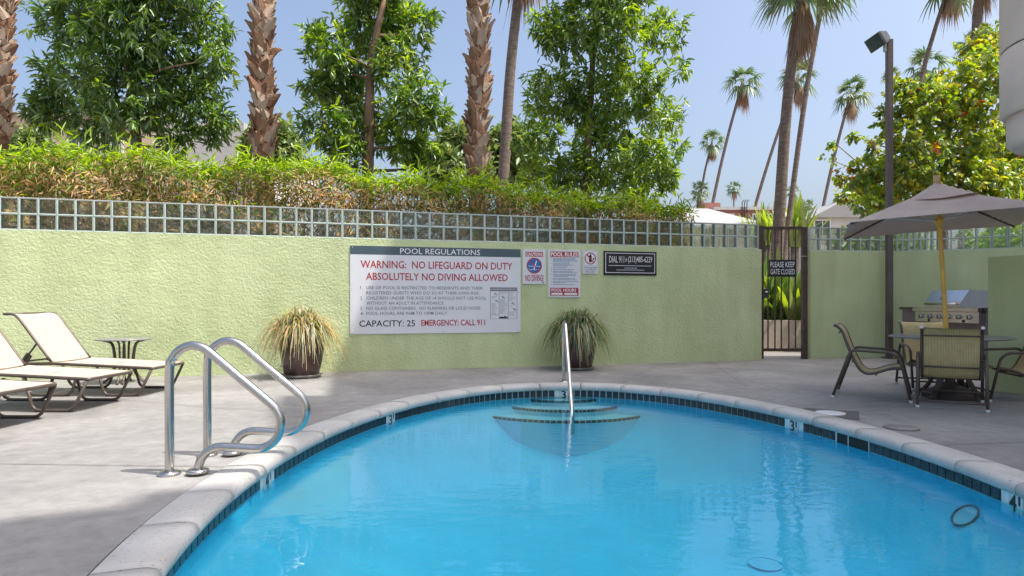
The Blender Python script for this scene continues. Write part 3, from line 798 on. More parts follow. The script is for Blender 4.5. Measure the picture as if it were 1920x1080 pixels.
# ------------------------------------------------------------------ apartment building: only its round column shows, the rest casts the shade
HR = 26.0
bld = thing('apartment_building', 'pale concrete apartment block whose round column shows at the upper right', 'building', (11.5, 3.0, 0))
cot = HR/math.tan(R(SUN_EL)); SHX, SHY = cot*math.cos(R(SUN_AZ)), -cot*math.sin(R(SUN_AZ))
def roof(pts): return [(x+SHX, y+SHY) for x, y in pts]      # roof corner that throws its shadow on a given deck point
def ccw(p):
    a = sum(p[i][0]*p[(i+1) % len(p)][1]-p[(i+1) % len(p)][0]*p[i][1] for i in range(len(p)))
    return p if a > 0 else p[::-1]
XE = 16.0
mA = roof([(-3.36, 12.1), (-2.85, 10.2), (-2.0, 6.9), (XE, 6.9), (XE, 12.1)])
mB = roof([(-2.5, 6.897), (-2.08, 5.55), (-1.56, 4.45), (-1.47, 3.55), (XE, 3.55), (XE, 6.897)])
mC = roof([(-1.40, 3.547), (-1.45, 3.52), (-1.95, 3.38), (-1.88, 3.14), (-3.6, 2.40), (-3.6, 1.6), (XE, 1.6), (XE, 3.547)])
for pl_, dz_ in ((mA, 0), (mB, 0.004), (mC, 0.008)): MB().prism(ccw(pl_), -0.02, HR+dz_).build('building_wing', M_BUILD, bld, True)
MB().box((7.4, 5.0, 6.9), (6.9, 1.2, 0.35)).build('balcony_slab', M_COLUMN, bld, True)
cc = (4.49, 5.0, 0)
col_ = MB().lathe([(0.0, 2.25), (0.46, 2.25), (0.5, 2.29), (0.5, 2.508)], cc, 48).build('column', M_COLUMN, bld, True)
MB().lathe([(0.5, 2.51), (0.525, 2.512), (0.545, 2.535), (0.545, 3.02), (0.535, 3.035)], cc, 48).build('column_drum', M_COLUMN, col_, True)
MB().lathe([(0.535, 3.036), (0.535, 3.046)], cc, 48).build('column_joint', M_JOINT, col_, True)
MB().lathe([(0.535, 3.047), (0.545, 3.062), (0.545, 6.73)], cc, 48).build('column_drum', M_COLUMN, col_, True)
# ------------------------------------------------------------------ signs
def sign(name, label, px0, px1, py0, py1, m, th=0.008, out=0.012):
    sA, zt0 = on_wall(px0, py0, out); sB, zt1 = on_wall(px1, py0, out)
    _, zb0 = on_wall(px0, py1[0], out); _, zb1 = on_wall(px1, py1[1], out)
    _, zt1 = on_wall(px1, py1[2], out)
    zt = (zt0+zt1)/2; zb = (zb0+zb1)/2
    P = WO+WD*sA+WN*out; W_, H_ = sB-sA, zt-zb
    me = MB().box((W_/2, H_/2, -th/2), (W_, H_, th)).mesh(name, m)
    o = bpy.data.objects.new(name, me); COL.objects.link(o)
    o.matrix_world = Matrix(((WD.x, 0, WN.x, P.x), (WD.y, 0, WN.y, P.y), (0, 1, 0, zb), (0, 0, 0, 1)))
    tag(o, label, 'sign', 'signs on the green wall')
    return o, W_, H_
def T(o, W_, H_, s, x0, x1, y0, y1, m, bold=0.0, z=0.0016, spacing=1.0):     # fractions, y from the top
    return text_obj(s, x0*W_, x1*W_, H_*(1-y1), H_*(1-y0), z, m, o, 'lettering', bold, spacing)
def RC(o, W_, H_, name, x0, x1, y0, y1, m, z=0.0010):
    return rect_obj(name, x0*W_, x1*W_, H_*(1-y1), H_*(1-y0), z, m, o, 0.0009)
# big regulations board
o, W_, H_ = sign('regulations_board', 'large white pool regulations board with slate header and red warning', 656.5, 976, 460.5, (627, 622.5, 467), M_SIGNW)
RC(o, W_, H_, 'header', 0, 1, 0, 0.098, M_SIGNH)
T(o, W_, H_, 'POOL REGULATIONS', .279, .75, .018, .083, M_SIGNT, 0.004)
T(o, W_, H_, 'WARNING:  NO LIFEGUARD ON DUTY', .057, .949, .165, .252, M_SIGNR, 0.013)
T(o, W_, H_, 'ABSOLUTELY NO DIVING ALLOWED', .087, .92, .303, .388, M_SIGNR, 0.013)
for i, (s, x1, y0) in enumerate((('USE OF POOL IS RESTRICTED TO RESIDENTS AND THEIR', .767, .455), ('REGISTERED GUESTS WHO DO SO AT THEIR OWN RISK.', .75, .514), ('CHILDREN UNDER THE AGE OF 14 SHOULD NOT USE POOL', .787, .573), ('WITHOUT AN ADULT IN ATTENDANCE.', .535, .631), ('NO GLASS CONTAINERS.  NO RUNNING OR LOUD NOISE.', .755, .690), ('POOL HOURS ARE 9AM TO 10PM DAILY', .553, .748))):
    T(o, W_, H_, s, .089, x1, y0, y0+.037, M_SIGNG, 0.004)
for s, y0 in (('1.', .455), ('2.', .573), ('3.', .690), ('4', .748)):
    T(o, W_, H_, s, .055, .070, y0, y0+.037, M_SIGNG, 0.004)
T(o, W_, H_, 'CAPACITY: 25', .05, .365, .845, .918, M_SIGNK, 0.010)
T(o, W_, H_, 'EMERGENCY: CALL 911', .40, .78, .843, .915, M_SIGNR, 0.018)
ch = RC(o, W_, H_, 'chart', .811, .979, .462, .838, M_SIGNG)
RC(o, W_, H_, 'chart_panel', .8135, .9765, .506, .835, M_SIGNW, 0.0018)
RC(o, W_, H_, 'chart_heading', .816, .974, .475, .492, mat('sign_greyl', (0.36, 0.37, 0.40), 0.5), 0.0018)
for x in (.866, .923): RC(o, W_, H_, 'chart_line', x-.0012, x+.0012, .506, .835, M_SIGNG, 0.0026)
RC(o, W_, H_, 'chart_foot', .868, .921, .812, .833, M_SIGNK, 0.0026)
mb = MB(); mk = MB(); lr = random.Random(3)
for ci, (x0, x1) in enumerate(((.818, .862), (.870, .919), (.928, .972))):
    y = .515
    while y < .80:
        if lr.random() < 0.24:
            x = lr.uniform(x0+.008, x1-.016); yy = y+.022
            mk.box(((x+.005)*W_, H_*(1-yy), 0.0025), (.010*W_, .016*H_, 0.0006)); mk.box(((x+.014)*W_, H_*(1-yy-.012), 0.0025), (.012*W_, .010*H_, 0.0006)); y += .058
        else:
            xe = lr.uniform(x0+.02, x1); mb.box(((x0+xe)/2*W_, H_*(1-y), 0.0025), ((xe-x0)*W_, .0045*H_, 0.0006)); y += .0125
mb.build('chart_text', MATS['sign_greyl'], o)['kind'] = 'stuff'; mk.build('chart_figure', M_SIGNG, o)['kind'] = 'stuff'
for x, y in ((.012, .02), (.533, .015), (.985, .02), (.01, .49), (.985, .52), (.012, .985), (.53, .975), (.985, .98)):
    MB().lathe([(0.006, 0), (0.006, 0.003), (0.0, 0.004)], (x*W_, H_*(1-y), 0), 10).build('screw', M_STEEL, o)
# no diving
o, W_, H_ = sign('warning_sign', 'small white caution no diving sign with blue disc', 980, 1023.3, 467, (532, 532.2, 467.6), M_SIGNW)
RC(o, W_, H_, 'header', .12, .88, .075, .215, M_SIGNR); T(o, W_, H_, 'CAUTION!', .15, .85, .095, .195, M_SIGNT, 0.03)
def disc(o, cx, cy, r, m, z, name, n=32, inner=None):
    mb = MB()
    P = [(cx+r*math.cos(2*math.pi*k/n), cy+r*math.sin(2*math.pi*k/n), z) for k in range(n)]
    if inner is None: mb.add(P, [tuple(range(n))])
    else:
        P += [(cx+inner*math.cos(2*math.pi*k/n), cy+inner*math.sin(2*math.pi*k/n), z) for k in range(n)]
        mb.add(P, [(k, (k+1) % n, n+(k+1) % n, n+k) for k in range(n)])
    return mb.build(name, m, o)
def bar(o, a, b, wd, z, m, name):
    A = Vector((*a, z)); B = Vector((*b, z)); d = (B-A).normalized(); s = Vector((-d.y, d.x, 0))*wd/2
    return MB().add([A-s, B-s, B+s, A+s], [(0, 1, 2, 3)]).build(name, m, o)
cx, cy, r_ = W_*.5, H_*(1-.475), W_*.33
disc(o, cx, cy, r_*.93, M_SIGNB, .0012, 'disc')
bar(o, (cx-.02*W_, cy-.16*W_), (cx+.10*W_, cy+.20*W_), .05*W_, .0018, M_SIGNT, 'diver')
for k in range(2):
    pts = [(cx+r_*(-.78+1.56*i/10), cy-r_*(.08+.42*k)+0.012*W_*math.sin(i*1.9)) for i in range(11)]
    for a, b in zip(pts[:-1], pts[1:]): bar(o, a, b, .022*W_, .0018, M_SIGNT, 'wave')
disc(o, cx, cy, r_, M_SIGNR, .0022, 'ring', inner=r_*.86)
bar(o, (cx-r_*.62, cy+r_*.66), (cx+r_*.62, cy-r_*.66), .04*W_, .0026, M_SIGNR, 'slash')
T(o, W_, H_, 'NO DIVING!', .11, .90, .735, .93, M_SIGNR, 0.02)
RC(o, W_, H_, 'maker_mark', .84, .93, .945, .975, M_SIGNB)
# pool rules
o, W_, H_ = sign('rules_sign', 'white pool rules sign with red bands above the grass plant', 1027.8, 1088, 468, (557.5, 557.5, 468.6), M_SIGNW)
RC(o, W_, H_, 'header', .06, .94, .04, .155, M_SIGNR); T(o, W_, H_, 'POOL RULES', .08, .92, .052, .143, M_SIGNT, 0.03)
mb = MB(); mk = MB(); y = .182
for par in (4, 3, 1, 1, 2, 3, 2, 2, 1):
    mk.box((.10*W_, H_*(1-y), 0.0014), (.022*W_, .012*H_, 0.0006))
    for k in range(par):
        e = lr.uniform(.45, .93) if k == par-1 else lr.uniform(.62, .95)
        x = .15
        while x < e:
            wl = lr.uniform(.03, .10); mb.box(((x+wl/2)*W_, H_*(1-y), 0.0014), (wl*W_, .0105*H_, 0.0006)); x += wl+.014
        y += .0245
    y += .0135
mb.build('rule_text', mat('sign_blue_text', (0.10, 0.22, 0.36), 0.5), o)['kind'] = 'stuff'; mk.build('bullet', M_SIGNR, o)['kind'] = 'stuff'
RC(o, W_, H_, 'footer', .06, .94, .80, .965, M_SIGNR); T(o, W_, H_, 'POOL HOURS', .10, .87, .815, .882, M_SIGNT, 0.025)
RC(o, W_, H_, 'hours_box', .10, .44, .905, .95, M_SIGNT, .0018); RC(o, W_, H_, 'hours_box', .50, .90, .905, .95, M_SIGNT, .0018)
# no glassware
o, W_, H_ = sign('warning_sign', 'smallest white sign with crossed-out bottle, no glassware', 1092.5, 1121, 469, (513, 513.5, 469.6), M_SIGNW)
RC(o, W_, H_, 'panel', .08, .94, .04, .66, MATS['sign_greyl']); RC(o, W_, H_, 'panel', .10, .92, .05, .65, M_SIGNT, .0016)
cx, cy, r_ = W_*.5, H_*(1-.35), W_*.37
MB().box((cx, cy-.02*W_, 0.002), (.17*W_, .42*W_, 0.0006)).build('bottle', M_SIGNK, o)
MB().box((cx+.02*W_, cy+.22*W_, 0.002), (.07*W_, .12*W_, 0.0006)).build('bottle', M_SIGNK, o)
MB().add([(cx+.14*W_, cy+.02*W_, .002), (cx+.20*W_, cy-.12*W_, .002), (cx+.30*W_, cy+.02*W_, .002)], [(0, 1, 2)]).build('glass', M_SIGNK, o)
disc(o, cx, cy, r_, M_SIGNR, .0026, 'ring', inner=r_*.84); bar(o, (cx-r_*.62, cy+r_*.66), (cx+r_*.62, cy-r_*.66), .07*W_, .003, M_SIGNR, 'slash')
T(o, W_, H_, 'NO GLASSWARE', .06, .95, .71, .77, M_SIGNG, 0.01); T(o, W_, H_, 'ALLOWED IN', .15, .84, .80, .86, M_SIGNG, 0.01); T(o, W_, H_, 'POOL AREA', .17, .80, .89, .95, M_SIGNG, 0.01)
# emergency number
o, W_, H_ = sign('emergency_sign', 'black emergency phone number sign with white border', 1132, 1231, 470.3, (515.5, 517.5, 472.7), M_SIGNK)
for nm, a in (('border', (.03, .97, .07, .095)), ('border', (.03, .97, .875, .90)), ('border', (.03, .042, .095, .875)), ('border', (.958, .97, .095, .875))): RC(o, W_, H_, nm, *a, m=M_SIGNT)
T(o, W_, H_, 'DIAL 911', .10, .38, .20, .48, M_SIGNT, 0.006); T(o, W_, H_, 'OR', .395, .44, .28, .43, M_SIGNT, 0.0); T(o, W_, H_, '(213)485-6229', .455, .915, .20, .52, M_SIGNT, 0.006)
RC(o, W_, H_, 'rule_line', .09, .90, .585, .605, M_SIGNT)
mb = MB()
for (x0, x1, y) in ((.39, .62, .695), (.24, .77, .775)):
    x = x0
    while x < x1:
        wl = lr.uniform(.012, .03); mb.box(((x+wl/2)*W_, H_*(1-y), .0014), (wl*W_, .048*H_, .0006)); x += wl+.007
mb.build('small_print', MATS['sign_greyl'], o)['kind'] = 'stuff'
# gate sign
p0 = at(1442, 519, GY-0.035); p1 = at(1493, 487, GY-0.035); W_, H_ = p1.x-p0.x, p1.z-p0.z
me = MB().box((W_/2, H_/2, -0.004), (W_, H_, 0.008)).mesh('gate_sign', M_SIGNK)
o = bpy.data.objects.new('gate_sign', me); COL.objects.link(o); o.matrix_world = Matrix(((1, 0, 0, p0.x), (0, 0, -1, p0.y), (0, 1, 0, p0.z), (0, 0, 0, 1)))
tag(o, 'black please keep gate closed sign hung on the iron gate', 'sign')
T(o, W_, H_, 'PLEASE KEEP', .05, .94, .12, .44, M_SIGNT, 0.008); T(o, W_, H_, 'GATE CLOSED', .05, .94, .54, .86, M_SIGNT, 0.008)

# ------------------------------------------------------------------ stainless rails
def rail_pts(Y, x_shift=0.0):
    z2 = [(265, 652), (265, 480), (265, 215), (276, 165), (308, 127), (355, 108), (402, 116), (445, 145), (560, 243), (690, 352), (724, 392), (735, 435), (724, 485), (694, 522), (650, 541), (600, 541), (485, 535), (436, 548), (404, 578), (388, 618), (384, 655)]
    out = []
    for zx, zy in z2:
        px, py = zx/2.25+200, zy/2.25+600
        out.append(((px-960)/F*3.727+x_shift, Y, 1-(py-HZ)/F*3.727))
    return out
for Y, lb in ((3.727, 'curved stainless pool grab rail nearer the camera'), (4.19, 'curved stainless pool grab rail farther from the camera')):
    P = rail_pts(Y); P[0] = (P[0][0], Y, 0.0); P[-1] = (P[-1][0], Y, 0.0)
    gr = thing('grab_rail', lb, 'handrail', (P[0][0], Y, 0), group='pair of pool grab rails')
    MB().tube(catmull(P, 5), 0.0255, 14).build('rail_tube', M_STEEL, gr, True)
    for q in (P[0], P[-1]):
        zf = 0.0 if q is P[0] else 0.014
        MB().lathe([(0.0, zf+0.001), (0.062, zf+0.001), (0.064, zf+0.012), (0.054, zf+0.020), (0.034, zf+0.026), (0.0, zf+0.026)], (q[0], q[1], 0), 24).build('escutcheon', M_STEEL, gr, True)
hr = thing('stair_rail', 'single stainless handrail running down into the pool steps', 'handrail', (0.648, 8.04, 0))
P = [(0.648, 8.04, 0.0), (0.648, 8.04, 0.35), (0.648, 8.04, 0.60), (0.648, 8.01, 0.70), (0.649, 7.92, 0.755), (0.650, 7.83, 0.735), (0.651, 7.76, 0.665), (0.652, 7.42, 0.29), (0.653, 7.04, -0.132), (0.654, 6.93, -0.255), (0.654, 6.92, -0.42)]
MB().tube(catmull(P, 5), 0.024, 14).build('rail_tube', M_STEEL, hr, True)
MB().lathe([(0.0, 0.001), (0.06, 0.001), (0.062, 0.012), (0.034, 0.022), (0.0, 0.022)], (0.648, 8.04, 0), 24).build('escutcheon', M_STEEL, hr, True)

# ------------------------------------------------------------------ loungers
def make_lounger():
    """local x towards the foot end, y across; origin under the hinge centre"""
    root = empty('sun_lounger', (0, 0, 0))
    Wd = 0.66; hw = Wd/2; zs0, zs1 = 0.355, 0.300; xf = 1.10; xb = -0.16; r = 0.016
    zz = lambda x: zs0+(zs1-zs0)*(x/xf)
    fr = MB()
    loop = [(xb-0.35, -hw, zz(0)-0.01), (0, -hw, zz(0)), (xf-0.05, -hw, zz(xf)+0.004), (xf+0.0, -hw, zz(xf)), (xf, hw, zz(xf)), (0, hw, zz(0)), (xb-0.35, hw, zz(0)-0.01)]
    fr.tube(rounded(loop, 0.05, 5), r, 8); fr.build('seat_frame', M_BRONZE, root)
    for x in (xb-0.35, 0.0, 0.55): MB().tube([(x, -hw, zz(max(x, 0))-0.008), (x, hw, zz(max(x, 0))-0.008)], 0.011, 6).build('cross_bar', M_BRONZE, root)
    for sg in (-1, 1):
        y = sg*hw
        leg = [(xf-0.02, y, zz(xf)-0.012), (xf-0.15, y, 0.016), (xf-0.52, y, 0.016), (xf-0.60, y, zz(xf-0.6)-0.010)]
        MB().tube(rounded(leg, 0.07, 6), r*0.95, 8).build('leg_loop', M_BRONZE, root)
        leg = [(0.30, y*0.97, zz(0.3)-0.03), (0.22, y*0.97, 0.016), (-0.22, y*0.97, 0.016), (-0.34, y*0.97, zz(0)-0.03)]
        MB().tube(rounded(leg, 0.09, 6), r*0.95, 8).build('leg_loop', M_BRONZE, root)
        for q in ((xf-0.18, y), (xf-0.49, y), (0.18, y*0.97), (-0.18, y*0.97)):
            MB().box((q[0], q[1], 0.005), (0.04, 0.02, 0.010)).build('foot_pad', M_LAMP, root)
    # seat sling, slightly sagging
    def sling(path, hw_, name, sag=0.012, n=9):
        vs = []; fs = []; m = len(path)
        for (x, z) in path:
            for j in range(n):
                v = -1+2*j/(n-1); vs.append((x, v*hw_, z-sag*(1-v*v)))
        for i in range(m-1):
            for j in range(n-1):
                a = i*n+j; fs.append((a, a+n, a+n+1, a+1))
        b = len(vs); vs2 = [(x, y, z-0.006) for x, y, z in vs]
        mb = MB().add(vs, fs, 0, True).add(vs2, [tuple(reversed(f)) for f in fs], 0, True)
        mb.add([], [])
        return mb.build(name, M_SLING, root)
    sling([(0.03+(xf-0.05)*i/8, zz(0.03+(xf-0.05)*i/8)+0.012) for i in range(9)], hw-0.010, 'seat_sling')
    bl = [(0.0, zs0+0.012), (-0.13, zs0+0.185), (-0.26, zs0+0.36), (-0.345, zs0+0.472), (-0.395, zs0+0.515), (-0.455, zs0+0.528), (-0.51, zs0+0.525)]
    blc = [(p.x, p.z) for p in catmull([(a, 0, b) for a, b in bl], 3)]
    sling([(a, b+0.006) for a, b in blc], hw-0.026, 'back_sling')
    for sg in (-1, 1): MB().tube([(a, sg*(hw-0.022), b) for a, b in blc], 0.014, 8).build('back_rail', M_BRONZE, root)
    MB().tube([(blc[-1][0], -(hw-0.022), blc[-1][1]), (blc[-1][0], hw-0.022, blc[-1][1])], 0.014, 8).build('back_rail', M_BRONZE, root)
    for sg in (-1, 1):
        st = MB().tube([(-0.17, sg*(hw-0.06), zs0+0.23), (-0.34, sg*(hw-0.06), zs0+0.0)], 0.010, 6).build('support_strut', M_BRONZE, root)
        MB().box((-0.29, sg*(hw-0.06), zs0+0.055), (0.09, 0.008, 0.07), rot=Matrix.Rotation(R(-55), 3, 'Y')).build('notch_plate', M_BRONZE, st)
    return root
lg = make_lounger()
spots = [(-4.93, 7.16, 0.0, 'beige sling sun lounger nearest the green wall and side table'), (-4.96, 6.20, -1.0, 'middle beige sling sun lounger of the three'), (-5.03, 5.22, -1.5, 'beige sling sun lounger nearest the camera, cut off by the left edge')]
for i, (x, y, a, lb) in enumerate(spots):
    o = lg if i == 0 else copy_tree(lg)
    o.location = (x, y, 0); o.rotation_euler = (0, 0, R(a)); tag(o, lb, 'sun lounger', 'sun loungers on the sunny deck')
# side table by the wall
stb = thing('side_table', 'small round bronze side table standing against the green wall', 'table', (-4.86, 8.02, 0))
MB().lathe([(0.0, 0.535), (0.30, 0.535), (0.318, 0.541), (0.318, 0.549), (0.30, 0.556), (0.0, 0.558)], (0, 0, 0), 36).build('table_top', M_TTOP, stb)
for k in range(4):
    a = R(20+90*k); d = Vector((math.cos(a), math.sin(a), 0)); s = Vector((-d.y, d.x, 0))
    for off in (-0.028, 0.028):
        pts = [d*0.22+s*off+Vector((0, 0, 0.53)), d*0.14+s*off+Vector((0, 0, 0.50)), d*0.11+s*off+Vector((0, 0, 0.40)), d*0.10+s*off+Vector((0, 0, 0.20)), d*0.16+s*off+Vector((0, 0, 0.07)), d*0.23+s*off+Vector((0, 0, 0.008))]
        MB().tube(catmull(pts, 4), 0.013, 6).build('leg', M_BRONZE, stb)

# ------------------------------------------------------------------ potted grasses
def grass_plant(root, z0, n, rad, hgt, mats, probs, seed, drop=0.5):
    r = np.random.default_rng(seed); K = 8; hw_ = None
    V = []; Q = []; MI = []
    for i in range(n):
        az = r.uniform(0, 2*math.pi); lean = r.uniform(0.15, 1.0)**0.7; L = rad*r.uniform(0.65, 1.15); wd = r.uniform(0.006, 0.0115)*0.8
        b = np.array([r.normal()*0.07, r.normal()*0.07, z0]); d = np.array([math.cos(az), math.sin(az), 0]); s_ = np.array([-d[1], d[0], 0])
        up = hgt*r.uniform(0.7, 1.15)*(1.15-0.55*lean); base = len(V)
        for k in range(K):
            t = k/(K-1)
            p = b+d*(L*lean*t)+np.array([0, 0, up*(2.0*t-1.0*t*t)-drop*lean*L*1.6*t**3.0])+s_*(0.03*r.normal()*0.3*t)
            ww = wd*(1-t**2.2)+0.0012
            V.append(p-s_*ww); V.append(p+s_*ww)
        c = r.choice(len(mats), p=probs)
        for k in range(K-1):
            a = base+2*k; Q.append((a, a+1, a+3, a+2)); MI.append(c)
    me = np_mesh('grass_blades', np.array(V), np.array(Q), mats, MI, True)
    return inst('grass_blades', me, root)
L_GR = leaf_mat('grass_green', (0.11, 0.17, 0.04), 0.35); L_GR2 = leaf_mat('grass_pale', (0.27, 0.30, 0.16), 0.35)
pot_prof = [(0.0, 0.035), (0.205, 0.035), (0.225, 0.05), (0.262, 0.20), (0.288, 0.38), (0.292, 0.49), (0.280, 0.535), (0.284, 0.545), (0.300, 0.560), (0.305, 0.600), (0.295, 0.618), (0.270, 0.615), (0.262, 0.56), (0.0, 0.555)]
def planter(label, loc, sc, seed, mats, probs, n, rad, hgt, drop):
    t = thing('potted_grass', label, 'potted plant', loc, group='potted grasses along the wall')
    pr = [(a*sc, b*sc) for a, b in pot_prof]
    MB().lathe(pr, (0, 0, 0), 40).build('pot', M_POT, t)
    MB().lathe([(0.258*sc, 0.575*sc), (0.0, 0.585*sc)], (0, 0, 0), 24).build('soil', M_SOIL, t)
    MB().lathe([(0.0, 0.001), (0.23*sc, 0.001), (0.27*sc, 0.045*sc), (0.255*sc, 0.047*sc), (0.22*sc, 0.03*sc), (0.0, 0.03*sc)], (0, 0, 0), 36).build('saucer', M_SAUCER, t)
    grass_plant(t, 0.56*sc, n, rad, hgt, mats, probs, seed, drop)
planter('sunlit pot of straw-coloured ornamental grass left of the big board', (-2.83, 8.62, 0), 1.0, 5, [L_GR, L_GR2, L_STRAW, L_YEL], [.20, .28, .44, .08], 950, 0.64, 0.46, 0.62)
planter('shaded pot of green ornamental grass behind the stair handrail', (0.985, 9.62, 0), 0.96, 9, [L_GR, L_GR2, L_STRAW, L_BAMBD], [.42, .28, .10, .20], 900, 0.66, 0.46, 0.66)

# ------------------------------------------------------------------ lamp post
lp = thing('flood_lamp', 'tall brown lamp post with a tilted floodlight by the wall corner', 'lamp post', (6.79, 11.52, 0))
MB().box((0, 0, 2.87), (0.095, 0.095, 5.74), bev=0.006).build('post', M_POST, lp)
MB().box((0, 0, 0.012), (0.19, 0.19, 0.022)).build('base_plate', M_POST, lp)
MB().box((-0.075, 0, 5.60), (0.045, 0.05, 0.16)).build('bracket', M_CAP, lp)
hd = MB(); ro = Matrix.Rotation(R(-32), 3, 'Y') @ Matrix.Rotation(R(12), 3, 'Z')
vs = []
for (x, hy, hz) in ((-0.21, 0.17, 0.125), (-0.16, 0.17, 0.125), (0.04, 0.10, 0.07), (0.09, 0.06, 0.04)):
    vs += [ro @ Vector((x, sy*hy, sz*hz)) for sy, sz in ((-1, -1), (1, -1), (1, 1), (-1, 1))]
fs = [(3, 2, 1, 0), (12, 13, 14, 15)]
for k in range(3):
    for j in range(4): fs.append((4*k+j, 4*k+(j+1) % 4, 4*k+4+(j+1) % 4, 4*k+4+j))
head = MB().add([v+Vector((-0.13, -0.02, 5.76)) for v in vs], fs).build('lamp_head', M_LAMP, lp)
MB().add([ro @ Vector((-0.214, sy*0.15, sz*0.105))+Vector((-0.13, -0.02, 5.76)) for sy, sz in ((-1, -1), (-1, 1), (1, 1), (1, -1))], [(0, 1, 2, 3)]).build('lens', M_WINDOW, head)

# ------------------------------------------------------------------ barbecue
BF = Vector((-0.994, -0.11, 0)).normalized(); BS = Vector((-BF.y, BF.x, 0))   # front normal, along the front away->near
if BS.y > 0: BS = -BS
I0 = Vector((6.72, 11.02, 0)); BB = -BF
def bp_(a, b, z): p = I0+BS*a+BB*b; return (p.x, p.y, z)
def bbox(m, a0, a1, b0, b1, z0, z1, mi=0):
    P = [bp_(a, b, z) for z in (z0, z1) for a, b in ((a0, b0), (a1, b0), (a1, b1), (a0, b1))]
    m.add(P, [(0, 1, 2, 3), (7, 6, 5, 4), (0, 4, 5, 1), (1, 5, 6, 2), (2, 6, 7, 3), (3, 7, 4, 0)], mi); return m
isl = thing('barbecue_island', 'brown stucco barbecue counter under the steel grill', 'counter', I0)
bbox(MB(), 0, 2.3, 0, 0.72, 0, 0.885).build('base', M_ISLAND, isl, True)
bbox(MB(), -0.03, 0.42, -0.035, 0.75, 0.888, 0.930).build('counter_top', M_COUNTER, isl, True)
bbox(MB(), 1.70, 2.33, -0.035, 0.75, 0.888, 0.930).build('counter_top', M_COUNTER, isl, True)
grl = thing('gas_grill', 'stainless gas barbecue grill with slanted lid and six knobs', 'grill', bp_(0.42, 0, 0.888))
g0, g1 = 0.43, 1.69
bbox(MB(), g0, g1, -0.06, 0.60, 0.889, 0.934).build('body', M_STEEL2, grl, True)
pan = MB().add([bp_(g0, -0.10, 0.70), bp_(g1, -0.10, 0.70), bp_(g1, -0.10, 0.862), bp_(g0, -0.10, 0.862), bp_(g0, -0.003, 0.70), bp_(g1, -0.003, 0.70), bp_(g1, -0.003, 0.862), bp_(g0, -0.003, 0.862)], [(0, 1, 2, 3), (1, 5, 6, 2), (4, 0, 3, 7), (4, 5, 1, 0), (3, 2, 6, 7)]).build('control_panel', M_STEEL2, grl, True)
bbox(MB(), g0-0.02, g1+0.02, -0.135, -0.062, 0.868, 0.925).build('front_shelf', M_STEEL2, grl, True)
for k in range(6):
    a = g0+0.13+(g1-g0-0.30)*k/5; c = Vector(bp_(a, -0.10, 0.785)); 
    kn = MB().tube([c, c+BF*0.035], [0.036, 0.030], 16).build('knob', M_STEEL, grl, True)
    MB().tube([c+BF*0.036+Vector((0, 0, -0.03)), c+BF*0.036+Vector((0, 0, 0.03))], 0.009, 6).build('knob_grip', M_BRONZE, kn, True)
for a in (g0+0.30, g0+0.98):
    c = Vector(bp_(a, -0.104, 0.725)); MB().tube([c, c+BF*0.006], 0.022, 12).build('emblem', M_SIGNK, grl, True)
# lid: side profile (depth, height) swept along the front
lprof = [(0.02, 0.938), (0.02, 1.015), (0.16, 1.20), (0.50, 1.195), (0.52, 0.938)]
a0, a1 = g0+0.07, g0+0.80
P = [bp_(a0, b, z) for b, z in lprof]+[bp_(a1, b, z) for b, z in lprof]; n5 = len(lprof)
lidm = MB().add(P, [tuple(range(n5)), tuple(reversed(range(n5, 2*n5)))]+[(k, n5+k, n5+(k+1) % n5, (k+1) % n5) for k in range(n5)])
ld = lidm.build('lid', M_STEEL2, grl, True)
MB().tube([bp_(a0+0.04, -0.03, 0.985), bp_(a1-0.04, -0.03, 0.985)], 0.014, 8).build('lid_handle', M_STEEL, ld, True)
for a in (a0+0.06, a1-0.06): MB().tube([bp_(a, -0.03, 0.985), bp_(a, 0.021, 0.985)], 0.009, 6).build('lid_handle', M_STEEL, ld, True)
ns = Vector(bp_(0, -0.797, 0.60))-Vector(bp_(0, 0, 0)); c = Vector(bp_((a0+a1)/2-0.03, 0.055, 1.075))
MB().box(c, (0.02, 0.10, 0.03)).build('name_plate', M_SAUCER, ld, True)

# ------------------------------------------------------------------ table, umbrella, chairs
TC = Vector((4.62, 6.75, 0))
tb = thing('patio_table', 'round grey patio table under the umbrella', 'table', TC)
MB().lathe([(0.04, 0.628), (0.53, 0.628), (0.56, 0.634), (0.563, 0.642), (0.55, 0.650), (0.04, 0.650), (0.035, 0.64), (0.04, 0.628)], (0, 0, 0), 48).build('table_top', M_TTOP, tb)
for k in range(4):
    a = R(28+90*k); d = Vector((math.cos(a), math.sin(a), 0)); s = Vector((-d.y, d.x, 0))
    pts = catmull([d*0.36+Vector((0, 0, 0.625)), d*0.24+Vector((0, 0, 0.595)), d*0.17+Vector((0, 0, 0.48)), d*0.15+Vector((0, 0, 0.30)), d*0.23+Vector((0, 0, 0.11)), d*0.34+Vector((0, 0, 0.012))], 5)
    mb = MB(); vs = []; fs = []; n_ = len(pts)
    for i, p in enumerate(pts):
        hw_ = 0.030; tk = 0.012; tt = (pts[min(i+1, n_-1)]-pts[max(i-1, 0)]).normalized(); nn = tt.cross(s).normalized()
        vs += [p-s*hw_-nn*tk, p+s*hw_-nn*tk, p+s*hw_+nn*tk, p-s*hw_+nn*tk]
    for i in range(n_-1):
        for j in range(4): fs.append((4*i+j, 4*i+(j+1) % 4, 4*i+4+(j+1) % 4, 4*i+4+j))
    fs += [(3, 2, 1, 0), tuple(4*(n_-1)+j for j in range(4))]
    mb.add(vs, fs).build('leg', M_BRONZE, tb)
umb = thing('patio_umbrella', 'square taupe market umbrella on a leaning bamboo pole', 'umbrella', TC)
def U(x, y, z): return (x, y, z)
pb = Vector((4.62, 6.75, 0.08)); pt = Vector((4.478, 6.75, 2.32))
